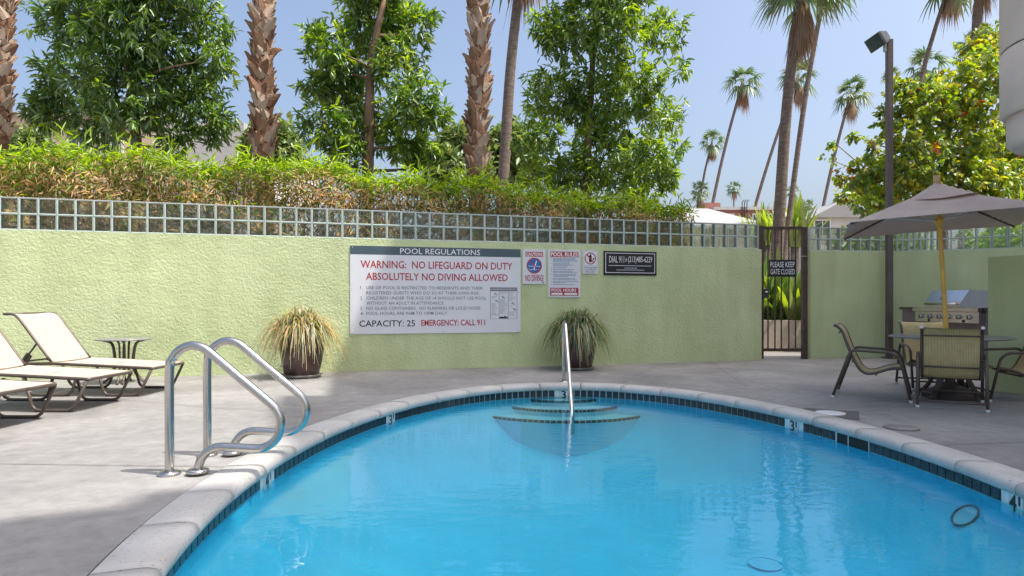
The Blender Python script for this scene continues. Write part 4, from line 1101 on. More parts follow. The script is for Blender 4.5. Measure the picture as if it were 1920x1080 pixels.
pole = lambda z: pb+(pt-pb)*((z-0.08)/(2.32-0.08))
npl = 26; rr = []; pp = []
for k in range(npl+1):
    z = 0.08+2.24*k/npl; pp.append(pole(z)); rr.append(0.0215+(0.0025 if k % 4 == 0 else 0.0))
MB().tube(pp, rr, 12).build('pole', M_BAMBOO, umb, True)
MB().tube([pole(1.80), pole(1.845), pole(1.85), pole(1.90)], [0.030, 0.036, 0.046, 0.044], 16).build('hub', M_BAMBOO, umb, True)
MB().tube([pole(2.25), pole(2.345)], [0.034, 0.032], 12).build('finial', mat('finial_wood', (0.50, 0.33, 0.18), 0.6), umb, True)
bq = []
base = MB(); n8 = 8
for (r_, z) in ((0.255, 0.004), (0.262, 0.05), (0.240, 0.075), (0.09, 0.135), (0.05, 0.165), (0.046, 0.21)):
    bq.append([(TC.x+r_*math.cos(R(22.5+45*k)), TC.y+r_*math.sin(R(22.5+45*k)), z) for k in range(8)])
vs = [p for ringp in bq for p in ringp]; fs = [tuple(reversed(range(8))), tuple(5*8+k for k in range(8))]
for i in range(5):
    for k in range(8): fs.append((8*i+k, 8*i+(k+1) % 8, 8*i+8+(k+1) % 8, 8*i+8+k))
base.add(vs, fs).build('base', M_UBASE, umb, True)
# canopy
aU, cU, sU = 0.855, math.cos(R(25.4)), -math.sin(R(25.4))
cen = Vector((4.49, 6.75, 0))
def corner(i, j, k=1.0): x, y = i*aU*k, j*aU*k; return Vector((cen.x+x*cU-y*sU, cen.y+x*sU+y*cU, 0))
zc = {(-1, -1): 1.80, (-1, 1): 1.796, (1, 1): 1.867, (1, -1): 1.871}
def canopy_pt(u, v, lift=0.0):            # u,v in -1..1 over the square
    p = corner(u, v); zb = (zc[(-1, -1)]*(1-u)*(1-v)+zc[(1, -1)]*(1+u)*(1-v)+zc[(1, 1)]*(1+u)*(1+v)+zc[(-1, 1)]*(1-u)*(1+v))/4
    m_ = max(abs(u), abs(v)); mn = min(abs(u), abs(v)); e = mn/m_ if m_ > 1e-6 else 0
    h = (2.225-zb)*(1-m_)**1.12
    sag = -0.045*(1-e**2)*math.sin(math.pi*min(1, m_*0.92))*1.0-0.020*(1-e**2)*m_**3*(-1)
    return Vector((p.x, p.y, zb+h+sag*0.9+lift))
ng = 28; vs = []; fs = []
for j in range(ng+1):
    for i in range(ng+1): vs.append(canopy_pt(-1+2*i/ng, -1+2*j/ng))
for j in range(ng):
    for i in range(ng):
        a = j*(ng+1)+i; fs.append((a, a+1, a+ng+2, a+ng+1))
nv = len(vs); vs2 = [v-Vector((0, 0, 0.004)) for v in vs]
edge = [i for i in range(ng+1)]+[j*(ng+1)+ng for j in range(1, ng+1)]+[ng*(ng+1)+i for i in range(ng-1, -1, -1)]+[j*(ng+1) for j in range(ng-1, 0, -1)]
fe = [(edge[k], nv+edge[k], nv+edge[(k+1) % len(edge)], edge[(k+1) % len(edge)]) for k in range(len(edge))]
can = MB().add(vs+vs2, fs+[tuple(nv+q for q in reversed(f)) for f in fs]+fe, 0, True).build('canopy', M_CANVAS, umb, True)
# vent cap on top
vs = []; fs = []; K = 0.35; n_ = 10
for j in range(n_+1):
    for i in range(n_+1):
        u, v = -1+2*i/n_, -1+2*j/n_; p = corner(u*K, v*K); m_ = max(abs(u), abs(v))
        mn = min(abs(u), abs(v)); e = mn/m_ if m_ > 0 else 1
        vs.append(Vector((p.x-0.01, p.y, 2.285-(0.205)*m_**0.9-0.018*(1-e)*m_+(0.02*u))))
for j in range(n_):
    for i in range(n_):
        a = j*(n_+1)+i; fs.append((a, a+1, a+n_+2, a+n_+1))
MB().add(vs, fs, 0, True).build('vent_cap', M_CANVAS, can, True)
for (i, j) in ((-1, -1), (-1, 1), (1, 1), (1, -1)):
    tipp = canopy_pt(i*0.985, j*0.985)-Vector((0, 0, 0.018)); mid = canopy_pt(i*0.5, j*0.5)-Vector((0, 0, 0.03))
    rb = MB().tube([pole(2.17), mid, tipp], 0.011, 6).build('rib', M_UBASE, umb, True)
    MB().tube([pole(1.87)+(tipp-pole(1.87)).normalized()*0.03, mid], 0.010, 6).build('strut', M_CAP, rb, True)

def make_chair():
    """local +y is forward; origin on the ground under the seat"""
    root = empty('patio_chair', (0, 0, 0)); hw_ = 0.235; y0 = -0.33
    prof = [(0.00, 0.765), (0.035, 0.752), (0.08, 0.70), (0.115, 0.60), (0.155, 0.49), (0.205, 0.375), (0.25, 0.305), (0.31, 0.272), (0.39, 0.285), (0.49, 0.325), (0.57, 0.340), (0.62, 0.332)]
    pc = [(p.y+y0, p.z) for p in catmull([(0, a, b) for a, b in prof], 3)]
    for sg in (-1, 1):
        MB().tube([(sg*hw_, a, b) for a, b in pc], 0.0145, 8).build('side_rail', M_BRONZE, root)
        MB().tube([(sg*hw_, pc[0][0]-0.004, pc[0][1]+0.003), (sg*hw_, pc[0][0]-0.012, pc[0][1]+0.008)], 0.016, 8).build('end_cap', M_CAP, root)
        X = sg*(hw_+0.034)
        arm = [(X, y0-0.01, 0.008), (X, y0+0.14, 0.455), (X, y0+0.175, 0.512), (X, y0+0.53, 0.497), (X, y0+0.60, 0.44), (X, y0+0.695, 0.008)]
        MB().tube(rounded(arm, 0.085, 6), 0.0145, 8).build('arm_frame', M_BRONZE, root)
        for yy in (y0-0.01, y0+0.695): MB().lathe([(0.016, 0.0), (0.017, 0.03), (0.0, 0.031)], (X, yy+(0.003 if yy < 0 else -0.003), 0.0), 10).build('foot_cap', M_CAP, root)
        MB().tube([(X, y0+0.147, 0.46), (sg*hw_, y0+0.165, 0.47)], 0.010, 6).build('joint_pin', M_BRONZE, root)
        MB().tube([(X, y0+0.625, 0.34), (sg*hw_, y0+0.60, 0.335)], 0.010, 6).build('joint_pin', M_BRONZE, root)
    for (yy, z, r_, hx) in ((y0+0.062, 0.69, 0.008, hw_), (y0+0.185, 0.385, 0.009, hw_), (y0+0.02, 0.075, 0.011, hw_+0.034), (y0+0.675, 0.105, 0.011, hw_+0.034), (y0+0.40, 0.262, 0.009, hw_)):
        MB().tube([(-hx, yy-0.012, z), (hx, yy-0.012, z)], r_, 6).build('cross_bar', M_BRONZE, root)
    vs = []; fs = []; n_ = 7
    for a, b in pc[1:-1]:
        for j in range(n_):
            v = -1+2*j/(n_-1); vs.append((v*(hw_-0.006), a+0.002, b+0.006-0.008*(1-v*v)))
    m_ = len(pc)-2
    for i in range(m_-1):
        for j in range(n_-1):
            a = i*n_+j; fs.append((a, a+n_, a+n_+1, a+1))
    vb = [(x, y-0.003, z-0.003) for x, y, z in vs]
    MB().add(vs, fs, 0, True).add(vb, [tuple(reversed(f)) for f in fs], 0, True).build('sling', M_SLING2, root)
    return root
chr_ = make_chair()
def place(o, x, y, fx, fy, label):
    o.location = (x, y, 0); o.rotation_euler = (0, 0, math.atan2(fy, fx)-math.pi/2); tag(o, label, 'chair', 'sling chairs round the patio table')
place(chr_, 4.27, 6.23, 0.52, 0.80, 'straw-coloured sling patio chair seen from behind, nearest the camera')
place(copy_tree(chr_), 3.80, 6.78, 0.80, -0.50, 'bronze sling patio chair seen side-on at the left of the table')
place(copy_tree(chr_), 4.93, 7.55, -0.30, -0.95, 'sling patio chair behind the table, beside the barbecue')
place(copy_tree(chr_), 5.22, 6.62, -0.98, 0.22, 'sling patio chair at the right edge, cut off by the frame')
# ------------------------------------------------------------------ broad-leaved trees
def leafy_tree(name, label, base, trunk, blobs, ncl, per, Lr, Wr, mats, probs, seed, group=None, twigs=90, droop=0.2, trunk_r=0.12, fine=1.0):
    r = np.random.default_rng(seed)
    th = thing(name, label, 'tree', base, group=group); B = np.array(base)
    mb = MB(); tp = catmull([Vector(p)-Vector(base) for p in trunk], 5)
    mb.tube(tp, [trunk_r*(1-0.62*i/(len(tp)-1)) for i in range(len(tp))], 9)
    tr = mb.build('trunk', M_BARK, th)
    wts = np.array([b[1]**2 for b in blobs]); wts = wts/wts.sum()
    idx = r.choice(len(blobs), ncl, p=wts)
    dirs = nrm(r.normal(size=(ncl, 3))); rad = r.uniform(0.12, 1.0, ncl)**0.5
    cen = np.array([list(blobs[i][0]) for i in idx])-B; rr = np.array([blobs[i][1] for i in idx])
    lump = 0.72+0.30*r.random(ncl)+0.42*r.random(ncl)**4
    C = cen+dirs*(rad*rr*lump)[:, None]*np.array([1, 0.75, 1])
    # limbs to each blob and twigs to clusters
    br = MB()
    for bi, (bc, brd) in enumerate(blobs):
        if brd < 0.028*base[1]:
            o_ = min((b for b in blobs if b[1] >= 0.028*base[1]), key=lambda b: (Vector(b[0])-Vector(bc)).length)
            br.tube([Vector(o_[0])-Vector(base), Vector(bc)-Vector(base)], [trunk_r*.12, trunk_r*.06], 4); continue
        bc = Vector(bc)-Vector(base)
        cand = [p for p in tp if p.z < bc.z-0.25*brd] or [tp[-1]]
        p0 = cand[-1] if len(cand) < len(tp) else tp[-1]
        mid = (p0+bc)/2+Vector((r.normal()*0.12, r.normal()*0.12, -0.10*brd))
        br.tube(catmull([p0, mid, bc], 4), [trunk_r*0.27*(1-0.93*k/8) for k in range(9)], 6)
    for k in range(min(twigs, ncl)):
        bc = Vector(blobs[idx[k]][0])-Vector(base); e = Vector(C[k])
        mid = (bc+e)/2+Vector((0, 0, 0.06*rr[k]))
        br.tube([bc, mid, e], [trunk_r*0.11, trunk_r*0.08, trunk_r*0.045], 4)
    br.build('branches', M_BARK, th)
    n = ncl*per
    CC = np.repeat(C, per, axis=0)+r.normal(size=(n, 3))*0.035*fine
    out = nrm(np.repeat(dirs, per, axis=0)*0.55+nrm(r.normal(size=(n, 3)))*1.0+np.array([0, 0, -droop]))
    L = r.uniform(Lr[0], Lr[1], n); Wd = L*r.uniform(Wr[0], Wr[1], n)
    V, Q = leaf_arrays(CC, out, L, Wd, 0.18, 0.18)
    mi_c = r.choice(len(mats), ncl, p=probs); mi = np.repeat(mi_c, per)
    sw = r.random(n) < 0.3; mi[sw] = r.choice(len(mats), sw.sum(), p=probs)
    me = np_mesh('crown', V, Q, mats, np.repeat(mi, 2)); cr = inst('crown', me, th)
    return th
def blobs_px(lst, Y, jitter=0.55, seed=1):
    r = random.Random(seed); out = []
    for (x, y, q) in lst:
        p = at(x, y, Y+r.uniform(-jitter, jitter)); out.append((p, q/F*Y))
    return out
Y1 = 11.9; b1 = at(258, 260, Y1); 
leafy_tree('broadleaf_tree', 'leftmost dark green broadleaf tree spreading above the hedge', (b1.x, Y1, 0),
    [(b1.x, Y1, 0), (b1.x+.02, Y1, 2.2), (b1.x-.02, Y1, 3.9), at(250, 215, Y1), at(242, 120, Y1), at(240, 10, Y1)],
    blobs_px([(245, 40, 105), (130, 150, 70), (345, 150, 80), (240, 165, 95), (375, 50, 62), (130, 45, 62), (395, 230, 46), (95, 215, 48), (200, -60, 95), (310, -50, 80), (185, 235, 50), (320, 245, 48), (75, 190, 30), (410, 110, 35)], Y1, .7, 1),
    1900, 9, (.13, .22), (.20, .30), [L_DARK, L_MID, L_LIGHT], [.50, .37, .13], 11, 'broadleaf trees behind the wall', trunk_r=.13, droop=.35)
Y2 = 12.4; b2 = at(690, 300, Y2)
leafy_tree('broadleaf_tree', 'middle broadleaf tree with a pale trunk between the two shaggy palms', (b2.x, Y2, 0),
    [(b2.x, Y2, 0), (b2.x, Y2, 2.5), at(690, 300, Y2), at(693, 200, Y2), at(697, 110, Y2), at(720, 0, Y2)],
    blobs_px([(700, 40, 82), (640, 175, 62), (775, 195, 58), (612, 90, 42), (775, 50, 52), (690, 240, 62), (765, 268, 52), (605, 235, 48), (690, -50, 80), (640, 130, 45), (745, 120, 58), (820, 215, 22), (588, 160, 30), (640, 290, 45), (800, 300, 35), (590, 55, 22)], Y2, .6, 2),
    1350, 9, (.13, .22), (.22, .34), [L_DARK, L_MID, L_LIGHT], [.33, .41, .26], 12, 'broadleaf trees behind the wall', trunk_r=.15, droop=.25)
Y3 = 13.3; b3 = at(1105, 350, Y3)
leafy_tree('broadleaf_tree', 'bright green broadleaf tree rising right of the smooth leaning palm', (b3.x, Y3, 0),
    [(b3.x, Y3, 0), (b3.x, Y3, 2.2), at(1100, 330, Y3), at(1106, 230, Y3), at(1112, 100, Y3), at(1120, -20, Y3)],
    blobs_px([(1120, 40, 95), (1045, 180, 66), (1195, 160, 76), (1120, 190, 70), (1130, 300, 85), (1225, 295, 55), (1010, 265, 44), (1240, 55, 50), (1150, -60, 100), (1040, 60, 50), (1250, 215, 35), (1060, 330, 55), (1200, 355, 50), (1255, 330, 28), (1000, 190, 22), (1275, 130, 22), (1268, 270, 20), (1000, 330, 40)], Y3, .7, 3),
    2000, 9, (.12, .21), (.22, .34), [L_DARK, L_MID, L_LIGHT], [.16, .40, .44], 13, 'broadleaf trees behind the wall', trunk_r=.11, droop=.25)
# the sycamore-like tree at the right
Y4 = 16.0; b4 = at(1760, 420, Y4)
leafy_tree('deciduous_tree', 'yellow-green deciduous tree with a few orange leaves behind the umbrella', (b4.x, Y4, 0),
    [(b4.x, Y4, 0), (b4.x+.1, Y4, 2.0), at(1765, 360, Y4), at(1775, 260, Y4), at(1800, 150, Y4)],
    blobs_px([(1800, 240, 80), (1700, 290, 72), (1650, 340, 52), (1850, 150, 62), (1735, 195, 52), (1612, 320, 32), (1880, 280, 75), (1835, 105, 40), (1590, 365, 26), (1800, 345, 75), (1720, 375, 65), (1665, 225, 28), (1872, 360, 70), (1640, 385, 40), (1680, 165, 26), (1560, 300, 12), (1860, 75, 32), (1780, 160, 36), (1950, 250, 90), (1600, 255, 11), (1572, 330, 12), (1565, 268, 8)], Y4, 1.0, 4),
    2900, 7, (.10, .16), (.55, .80), [L_MID, L_LIGHT, L_YEL, L_ORANGE, L_FAR2], [.14, .42, .22, .02, .20], 14, droop=.45, trunk_r=.16)

# ------------------------------------------------------------------ bamboo hedge behind the long wall
def hedge():
    r = np.random.default_rng(21)
    sA = -LEN; sB = on_wall(1322, 400)[0]
    P0 = np.array(WO[:]); D = np.array(WD[:]); NB = -np.array(WN[:])
    th = thing('bamboo_hedge', 'clipped bamboo hedge, straw below and bright green on top, behind the glass block', 'hedge', tuple(P0+D*((sA+sB)/2)+NB*0.7))
    off = np.array(th.location)
    def top(s):
        u = (s-sA)/(sB-sA)
        return 3.00-0.42*np.clip((u-0.45)/0.55, 0, 1)+0.06*np.sin(s*2.3)+0.05*np.sin(s*5.1+1)
    def pts(n, lo, hi, d0, d1, shell):
        s = r.uniform(sA, sB, n); t = top(s); z = lo+(hi-lo)*r.random(n); d = d0+(d1-d0)*r.random(n)**shell
        Z = np.where(z <= 1, 1.45+(t-1.45)*z, t+(z-1))
        d = d+0.07*np.sin(s*4+Z*6)+0.05*np.sin(s*9.0)
        return P0[None]+D[None]*s[:, None]+NB[None]*d[:, None]+np.stack([0*s, 0*s, Z], 1), s, Z/t
    Vs, Qs, Ms = [], [], []; base = 0
    def put(C, dirs, Lr, Wr, mi, droop):
        nonlocal base
        n = len(C); L = r.uniform(*Lr, n); W = r.uniform(*Wr, n)
        V, Q = leaf_arrays(C, dirs, L, W, 0.12, droop)
        Vs.append(V); Qs.append(Q+base); Ms.append(np.repeat(mi, 2)); base += len(V)
    # dry and mixed leaves on the front face
    C, s, zr = pts(15000, 0.30, 1.0, 0.28, 0.60, 1.3)
    dr = nrm(r.normal(size=C.shape)*np.array([1, 1, 0.8])+np.array(WN[:])*0.5+np.array([0, 0, -0.35]))
    patch = 0.5+0.5*np.sin(s*1.3+0.6)*np.sin(s*0.47+2.0)
    green = np.clip(0.14+0.40*(1-patch)*0.6+0.9*np.clip(zr-0.91, 0, 1)*6, 0, 0.95)
    u = r.random(len(C)); g = u < green
    mi = np.where(g, np.where(r.random(len(C)) < 0.45, 1, 0), np.where(r.random(len(C)) < 0.68, 2, 3))
    put(C, dr, (.08, .16), (.014, .026), mi, 0.25)
    # green top
    C, s, zr = pts(6500, 0.93, 1.10, 0.28, 1.25, 1.0)
    dr = nrm(r.normal(size=C.shape)*np.array([1, 1, .6])+np.array([0, 0, 0.5])+np.array(WN[:])*0.25)
    put(C, dr, (.10, .20), (.018, .032), np.where(r.random(len(C)) < 0.72, 0, 1), 0.2)
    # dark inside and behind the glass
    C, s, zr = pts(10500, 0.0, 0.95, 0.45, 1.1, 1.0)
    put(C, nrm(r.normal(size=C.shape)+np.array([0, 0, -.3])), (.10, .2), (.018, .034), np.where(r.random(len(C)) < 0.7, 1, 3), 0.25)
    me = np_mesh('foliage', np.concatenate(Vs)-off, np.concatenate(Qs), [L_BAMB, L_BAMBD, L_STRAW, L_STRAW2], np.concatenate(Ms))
    f = inst('foliage', me, th); f['kind'] = 'stuff'
    # shoots standing above the hedge
    cane = MB(); Cs = []; Ds = []
    for k in range(150):
        s = r.uniform(sA, sB); d = r.uniform(0.35, 1.0); t = float(top(np.array(s))); h = r.uniform(0.05, 0.38)**1.0
        p = P0+D*s+NB*d; lean = r.normal(size=2)*0.10
        a = Vector((p[0], p[1], t-0.5)); b = Vector((p[0]+lean[0], p[1]+lean[1], t+h)); cane.tube([a, b], [0.004, 0.002], 4)
        for q in range(int(4+h*14)):
            f_ = r.uniform(0.5, 1.0); Cs.append(np.array(a.lerp(b, f_))); v = r.normal(size=3); v[2] = abs(v[2])*0.8+0.25; Ds.append(v)
    cane.build('shoots', L_BAMB, th, True)['kind'] = 'stuff'
    Vs, Qs, Ms = [], [], []; base = 0
    put(np.array(Cs), np.array(Ds), (.12, .22), (.018, .032), np.zeros(len(Cs), dtype=int), 0.22)
    me = np_mesh('shoot_leaves', Vs[0]-off, Qs[0], [L_BAMB]); inst('shoot_leaves', me, th)['kind'] = 'stuff'
    canes = MB()
    for k in range(260):
        s = r.uniform(sA, sB); d = r.uniform(0.4, 1.1); p = P0+D*s+NB*d
        canes.tube([(p[0], p[1], 0.0), (p[0]+r.normal()*.08, p[1]+r.normal()*.06, 2.6)], 0.006, 4)
    canes.build('canes', L_STRAW2, th, True)['kind'] = 'stuff'
hedge()

# ------------------------------------------------------------------ palms
def boot_mesh():
    vs = []; fs = []; prof = [(0.0, 0.085, 0.0), (0.07, 0.078, 0.025), (0.14, 0.060, 0.055), (0.20, 0.036, 0.085), (0.245, 0.016, 0.118)]
    for (z, w_, o_) in prof:
        for k in (-1, 0, 1): vs.append((k*w_, -(o_+(0.030 if k == 0 else -0.012)), z))
    for i in range(len(prof)-1):
        for k in range(2):
            a = 3*i+k; fs.append((a, a+1, a+4, a+3))
    nv = len(vs); vs2 = [(x, y+0.014, z) for x, y, z in vs]
    fs2 = [tuple(nv+q for q in reversed(f)) for f in fs]; side = []
    for i in range(len(prof)-1): side += [(3*i, 3*i+3, nv+3*i+3, nv+3*i), (3*i+5, 3*i+2, nv+3*i+2, nv+3*i+5)]
    e = 3*(len(prof)-1); side += [(e, e+1, nv+e+1, nv+e), (e+1, e+2, nv+e+2, nv+e+1)]
    return [MB().add(vs+vs2, fs+fs2+side).mesh('leaf_base', m) for m in M_BOOT]
BOOTS = boot_mesh()
def shaggy_palm(label, px, pybase, Y, wpx, pxtop=None, ztop=8.6, seed=1):
    r = random.Random(seed); b = at(px, pybase, Y); rad = wpx/F*Y/2*0.80
    th = thing('shaggy_palm', label, 'palm tree', (b.x, Y, 0), group='palms with shaggy trunks')
    dx = ((pxtop or px)-px)/F*Y/max(0.1, (at(0, 0, Y).z-b.z))
    cx = lambda z: dx*(z-b.z)
    MB().tube([(cx(z), 0, z) for z in (0, 1.5, b.z, ztop)], [rad*1.05, rad*1.0, rad*0.98, rad*0.85], 14).build('trunk', M_PBARK2, th)
    z = b.z+0.05; row = 0; zmax = at(0, 0, Y).z+0.15
    while z < zmax:
        nb = 7
        for k in range(nb):
            a = 2*math.pi*(k+0.5*(row % 2)+r.uniform(-.18, .18))/nb
            sc = r.uniform(0.7, 1.5)*rad/0.19
            o = inst('leaf_base', BOOTS[r.choice((0, 1, 1, 2))], th, (cx(z)+rad*0.90*math.cos(a-math.pi/2), rad*0.90*math.sin(a-math.pi/2), z+r.uniform(-.07, .07)))
            o.rotation_euler = (r.uniform(-.05, .32), r.uniform(-.75, .75), a+r.uniform(-.2, .2)); o.scale = (sc*r.uniform(.9, 1.35), sc*r.uniform(0.3, 0.85), sc*r.uniform(.7, 1.3))
        z += 0.128*rad/0.19; row += 1
    return th
p1 = shaggy_palm('shaggy palm trunk cut off by the left edge of the picture', 0, 262, 12.2, 36, 4, seed=3)
p2 = shaggy_palm('shaggy brown palm trunk between the left and middle broadleaf trees', 494, 300, 12.2, 40, 491, seed=4)
p3 = shaggy_palm('shaggy brown palm trunk just left of the smooth grey palm', 895, 335, 12.6, 40, 898, seed=5)

def fan_frond(V, Q, MI, r, o, az, el, plen, flen, mi, spread=1.25, nseg=11, droop=0.5, K=3):
    d = Vector((math.cos(az)*math.cos(el), math.sin(az)*math.cos(el), math.sin(el)))
    s = Vector((-math.sin(az), math.cos(az), 0)); n_ = s.cross(d) if False else d.cross(s)
    # petiole
    hub = o+d*plen-Vector((0, 0, plen*0.10)); b = len(V); wq = plen*0.022
    V += [o-s*wq, o+s*wq, hub+s*wq*.6, hub-s*wq*.6]; Q.append((b, b+1, b+2, b+3)); MI.append(mi)
    for k in range(nseg):
        a = -spread+2*spread*k/(nseg-1)
        dd = (d*math.cos(a)+s*math.sin(a)+n_*(-0.18*abs(a))).normalized(); L = flen*(1-0.25*abs(a)/spread)*r.uniform(.88, 1.08)
        wd = flen*spread/(nseg-1)*0.85; ss = d.cross(dd); ss = (s*math.cos(a)-d*math.sin(a)).normalized()
        b = len(V); p = hub.copy()
        for i in range(K+1):
            t = i/K; q = hub+dd*(L*t)-Vector((0, 0, droop*L*t**2.4)); ww = wd*(0.25+0.75*min(1, t*2.2))*(1-t**3*0.9)*0.55
            V += [q-ss*ww, q+ss*ww]
        for i in range(K): Q.append((b+2*i, b+2*i+1, b+2*i+3, b+2*i+2)); MI.append(mi)
def palm_crown(seed, Rr=1.0, nf=34, ndead=20, nseg=11, dead_len=1.1, dead_drop=0.0):
    r = random.Random(seed); V = []; Q = []; MI = []; V2 = []; Q2 = []; M2 = []
    for k in range(nf):
        u = (k+0.5)/nf; el = R(80-112*u**0.9+r.uniform(-20, 16)); az = k*2.39996+r.uniform(-.6, .6)
        fan_frond(V, Q, MI, r, Vector((0, 0, 0.0-0.12*u*Rr)), az, el, 0.50*Rr*r.uniform(.6, 1.25), 0.60*Rr*r.uniform(.75, 1.15), 0 if r.random() < .7 else 1, 1.3, nseg, 0.25+0.5*u)
    for k in range(ndead):
        az = k*2.39996+0.7; el = R(-62-24*r.random())
        fan_frond(V2, Q2, M2, r, Vector((0, 0, -0.20*Rr-dead_drop*r.random())), az, el, 0.22*Rr*r.uniform(.7, 1.1), 0.66*Rr*dead_len*r.uniform(.6, 1.15), 0, 0.36, 7, 0.5)
    a = np_mesh('crown', np.array([v[:] for v in V]), np.array(Q), [L_PALM, L_PALM2], MI)
    b = np_mesh('dead_fronds', np.array([v[:] for v in V2]), np.array(Q2), [L_DEAD], M2)
    return a, b
CROWNS = [palm_crown(s, 1.0, nf_, nd_, 9, 1.15, 0.3) for s, nf_, nd_ in ((31, 30, 30), (32, 25, 38), (33, 34, 24))]
def far_palm(label, foot, head, Y, wpx, Rpx, ci=0, group='fan palms in the distance', lean=True, big=None, dead=True):
    h = at(head[0], head[1], Y); f = at(foot[0], foot[1], Y); dx = (h.x-f.x)/(h.z-f.z)
    gx = f.x-dx*f.z*0.8
    th = thing('fan_palm', label, 'palm tree', (gx, Y, 0), group=group); w_ = wpx/F*Y/2; bl = Vector((gx, Y, 0))
    mid = Vector((f.x, Y, f.z)); e = Vector((h.x, Y, h.z))
    pts = catmull([Vector((gx, Y, 0))-bl, mid-bl, (mid+(e-mid)*0.5)+Vector(((e.z-mid.z)*-0.012, 0, 0))-bl, e-bl], 5)
    MB().tube(pts, [w_*(1.15-0.35*i/(len(pts)-1)) for i in range(len(pts))], 9).build('trunk', M_PBARK, th)
    a, b = big or CROWNS[ci]; sc = Rpx/F*Y
    c = inst('crown', a, th, e-bl); c.scale = (sc,)*3; c.rotation_euler = (0, 0, ci*1.3+foot[0])
    if dead:
        d = inst('dead_fronds', b, th, e-bl); d.scale = (sc,)*3; d.rotation_euler = (0, 0, foot[0]*0.7)
    return th
far_palm('smooth grey palm trunk leaning right beside the shaggy palm', (943, 345), (985, -120), 18, 21, 90, 0, group='palms with smooth trunks')
BIGC = palm_crown(41, 1.0, 36, 70, 13, 1.0, 0.45)
far_palm('thick grey fan palm behind the gate with a hanging brown skirt', (1460, 425), (1503, -35), 19, 21, 92, 1, group='palms with smooth trunks', big=BIGC)
far_palm('slim dark palm leaning right close behind the thick grey palm', (1478, 420), (1560, -90), 24, 10, 70, 2, group='palms with smooth trunks')
far_palm('tall leaning fan palm left of the gate, clear against the sky', (1335, 388), (1394, 148), 55, 6, 38, 0)
far_palm('leaning fan palm whose crown is half hidden by the thick grey palm', (1411, 405), (1497, 140), 52, 6, 40, 1)
far_palm('leaning fan palm between the thick palm and the floodlight', (1537, 420), (1596, 172), 50, 6, 36, 2)
far_palm('shorter fan palm left of the tall leaning palm', (1316, 352), (1336, 262), 70, 4.2, 27, 1)
far_palm('low fan palm crown just above the hedge end', (1306, 400), (1313, 355), 70, 4, 22, 2)
far_palm('small upright fan palm above the brick building', (1376, 390), (1376, 350), 95, 2.4, 16, 0)
far_palm('small upright fan palm right of the thick palm trunk', (1482, 398), (1486, 356), 90, 2.4, 16, 1)
far_palm('small low fan palm above the red building', (1513, 412), (1516, 384), 95, 2.4, 14, 2)
far_palm('dark palm trunk leaning right above the yellow-green tree', (1722, 170), (1785, -45), 26, 8, 55, 0)
far_palm('fan palm crown rising behind the yellow-green tree', (1730, 300), (1735, 118), 40, 7, 40, 1)
far_palm('broad palm trunk beside the concrete column', (1828, 120), (1842, -60), 24, 18, 60, 2, group='palms with smooth trunks')
far_palm('fan palm crown partly hidden by the broad palm trunk', (1815, 250), (1822, 78), 42, 7, 32, 0)
far_palm('low pale fan palm crown behind the lamp post', (1668, 300), (1672, 140), 60, 5, 20, 1)
far_palm('leaning palm trunk low at the right of the white house', (1530, 425), (1640, 290), 46, 6, 14, 2)

# ------------------------------------------------------------------ far trees and shrubs
def far_tree(label, px, py, rpx, Y, seed, mats=(L_FAR, L_FAR2, L_DARK), n=900, cat_group='distant trees beyond the hedge', lst=None):
    b = at(px, py, Y); bl = blobs_px(lst or [(px, py, rpx), (px-rpx*.6, py+rpx*.5, rpx*.6), (px+rpx*.6, py+rpx*.5, rpx*.65), (px+rpx*.2, py-rpx*.6, rpx*.5)], Y, 1.0, seed)
    leafy_tree('distant_tree', label, (b.x, Y, 0), [(b.x, Y, 0), (b.x, Y, b.z*0.6), (b.x, Y, b.z)], bl, n, 7, (.016*Y*.5, .016*Y), (.35, .6), list(mats), [.45, .4, .15], seed, cat_group, twigs=40, trunk_r=.2, fine=6)
far_tree('distant pale green tree beside the left shaggy palm', 510, 275, 42, 30, 51)
far_tree('distant bright green tree left of the second shaggy palm', 860, 290, 46, 32, 52)
far_tree('distant soft green tree behind the smooth leaning palm', 950, 285, 48, 34, 53)
far_tree('distant dim tree behind the left broadleaf tree', 60, 300, 40, 26, 54)
def strap_clump(name, label, loc, n, hgt, wd, mats, probs, seed, cat='plant', group=None, arch=0.5):
    r = np.random.default_rng(seed); th = thing(name, label, cat, loc, group=group); V = []; Q = []; MI = []; K = 6
    for i in range(n):
        az = r.uniform(0, 6.283); lean = r.uniform(.1, .9); L = hgt*r.uniform(.6, 1.1)
        d = np.array([math.cos(az), math.sin(az), 0]); s_ = np.array([-d[1], d[0], 0]); b0 = len(V); base_ = np.array([r.normal()*wd, r.normal()*wd*.6, 0])
        for k in range(K):
            t = k/(K-1); p = base_+d*(L*lean*.7*t)+np.array([0, 0, L*(t-arch*lean*t*t)]); ww = L*.035*(1-(2*t-0.8)**2*0.6)
            V += [p-s_*ww, p+s_*ww]
        c = r.choice(len(mats), p=probs)
        for k in range(K-1): Q.append((b0+2*k, b0+2*k+1, b0+2*k+3, b0+2*k+2)); MI.append(c)
    inst('leaves', np_mesh('leaves', np.array(V), np.array(Q), mats, MI, True), th)
    return th
pl = thing('planter_wall', 'pale rough planter wall seen through the gate bars', 'planter', (5.6, 13.3, 0))
MB().box((5.7, 13.3, 0.31), (2.6, 0.25, 0.66)).build('planter_body', mat('pale_stucco', (0.50, 0.42, 0.36), 0.95, var=0.1, scale=10, bump=0.6, bscale=40), pl, True)
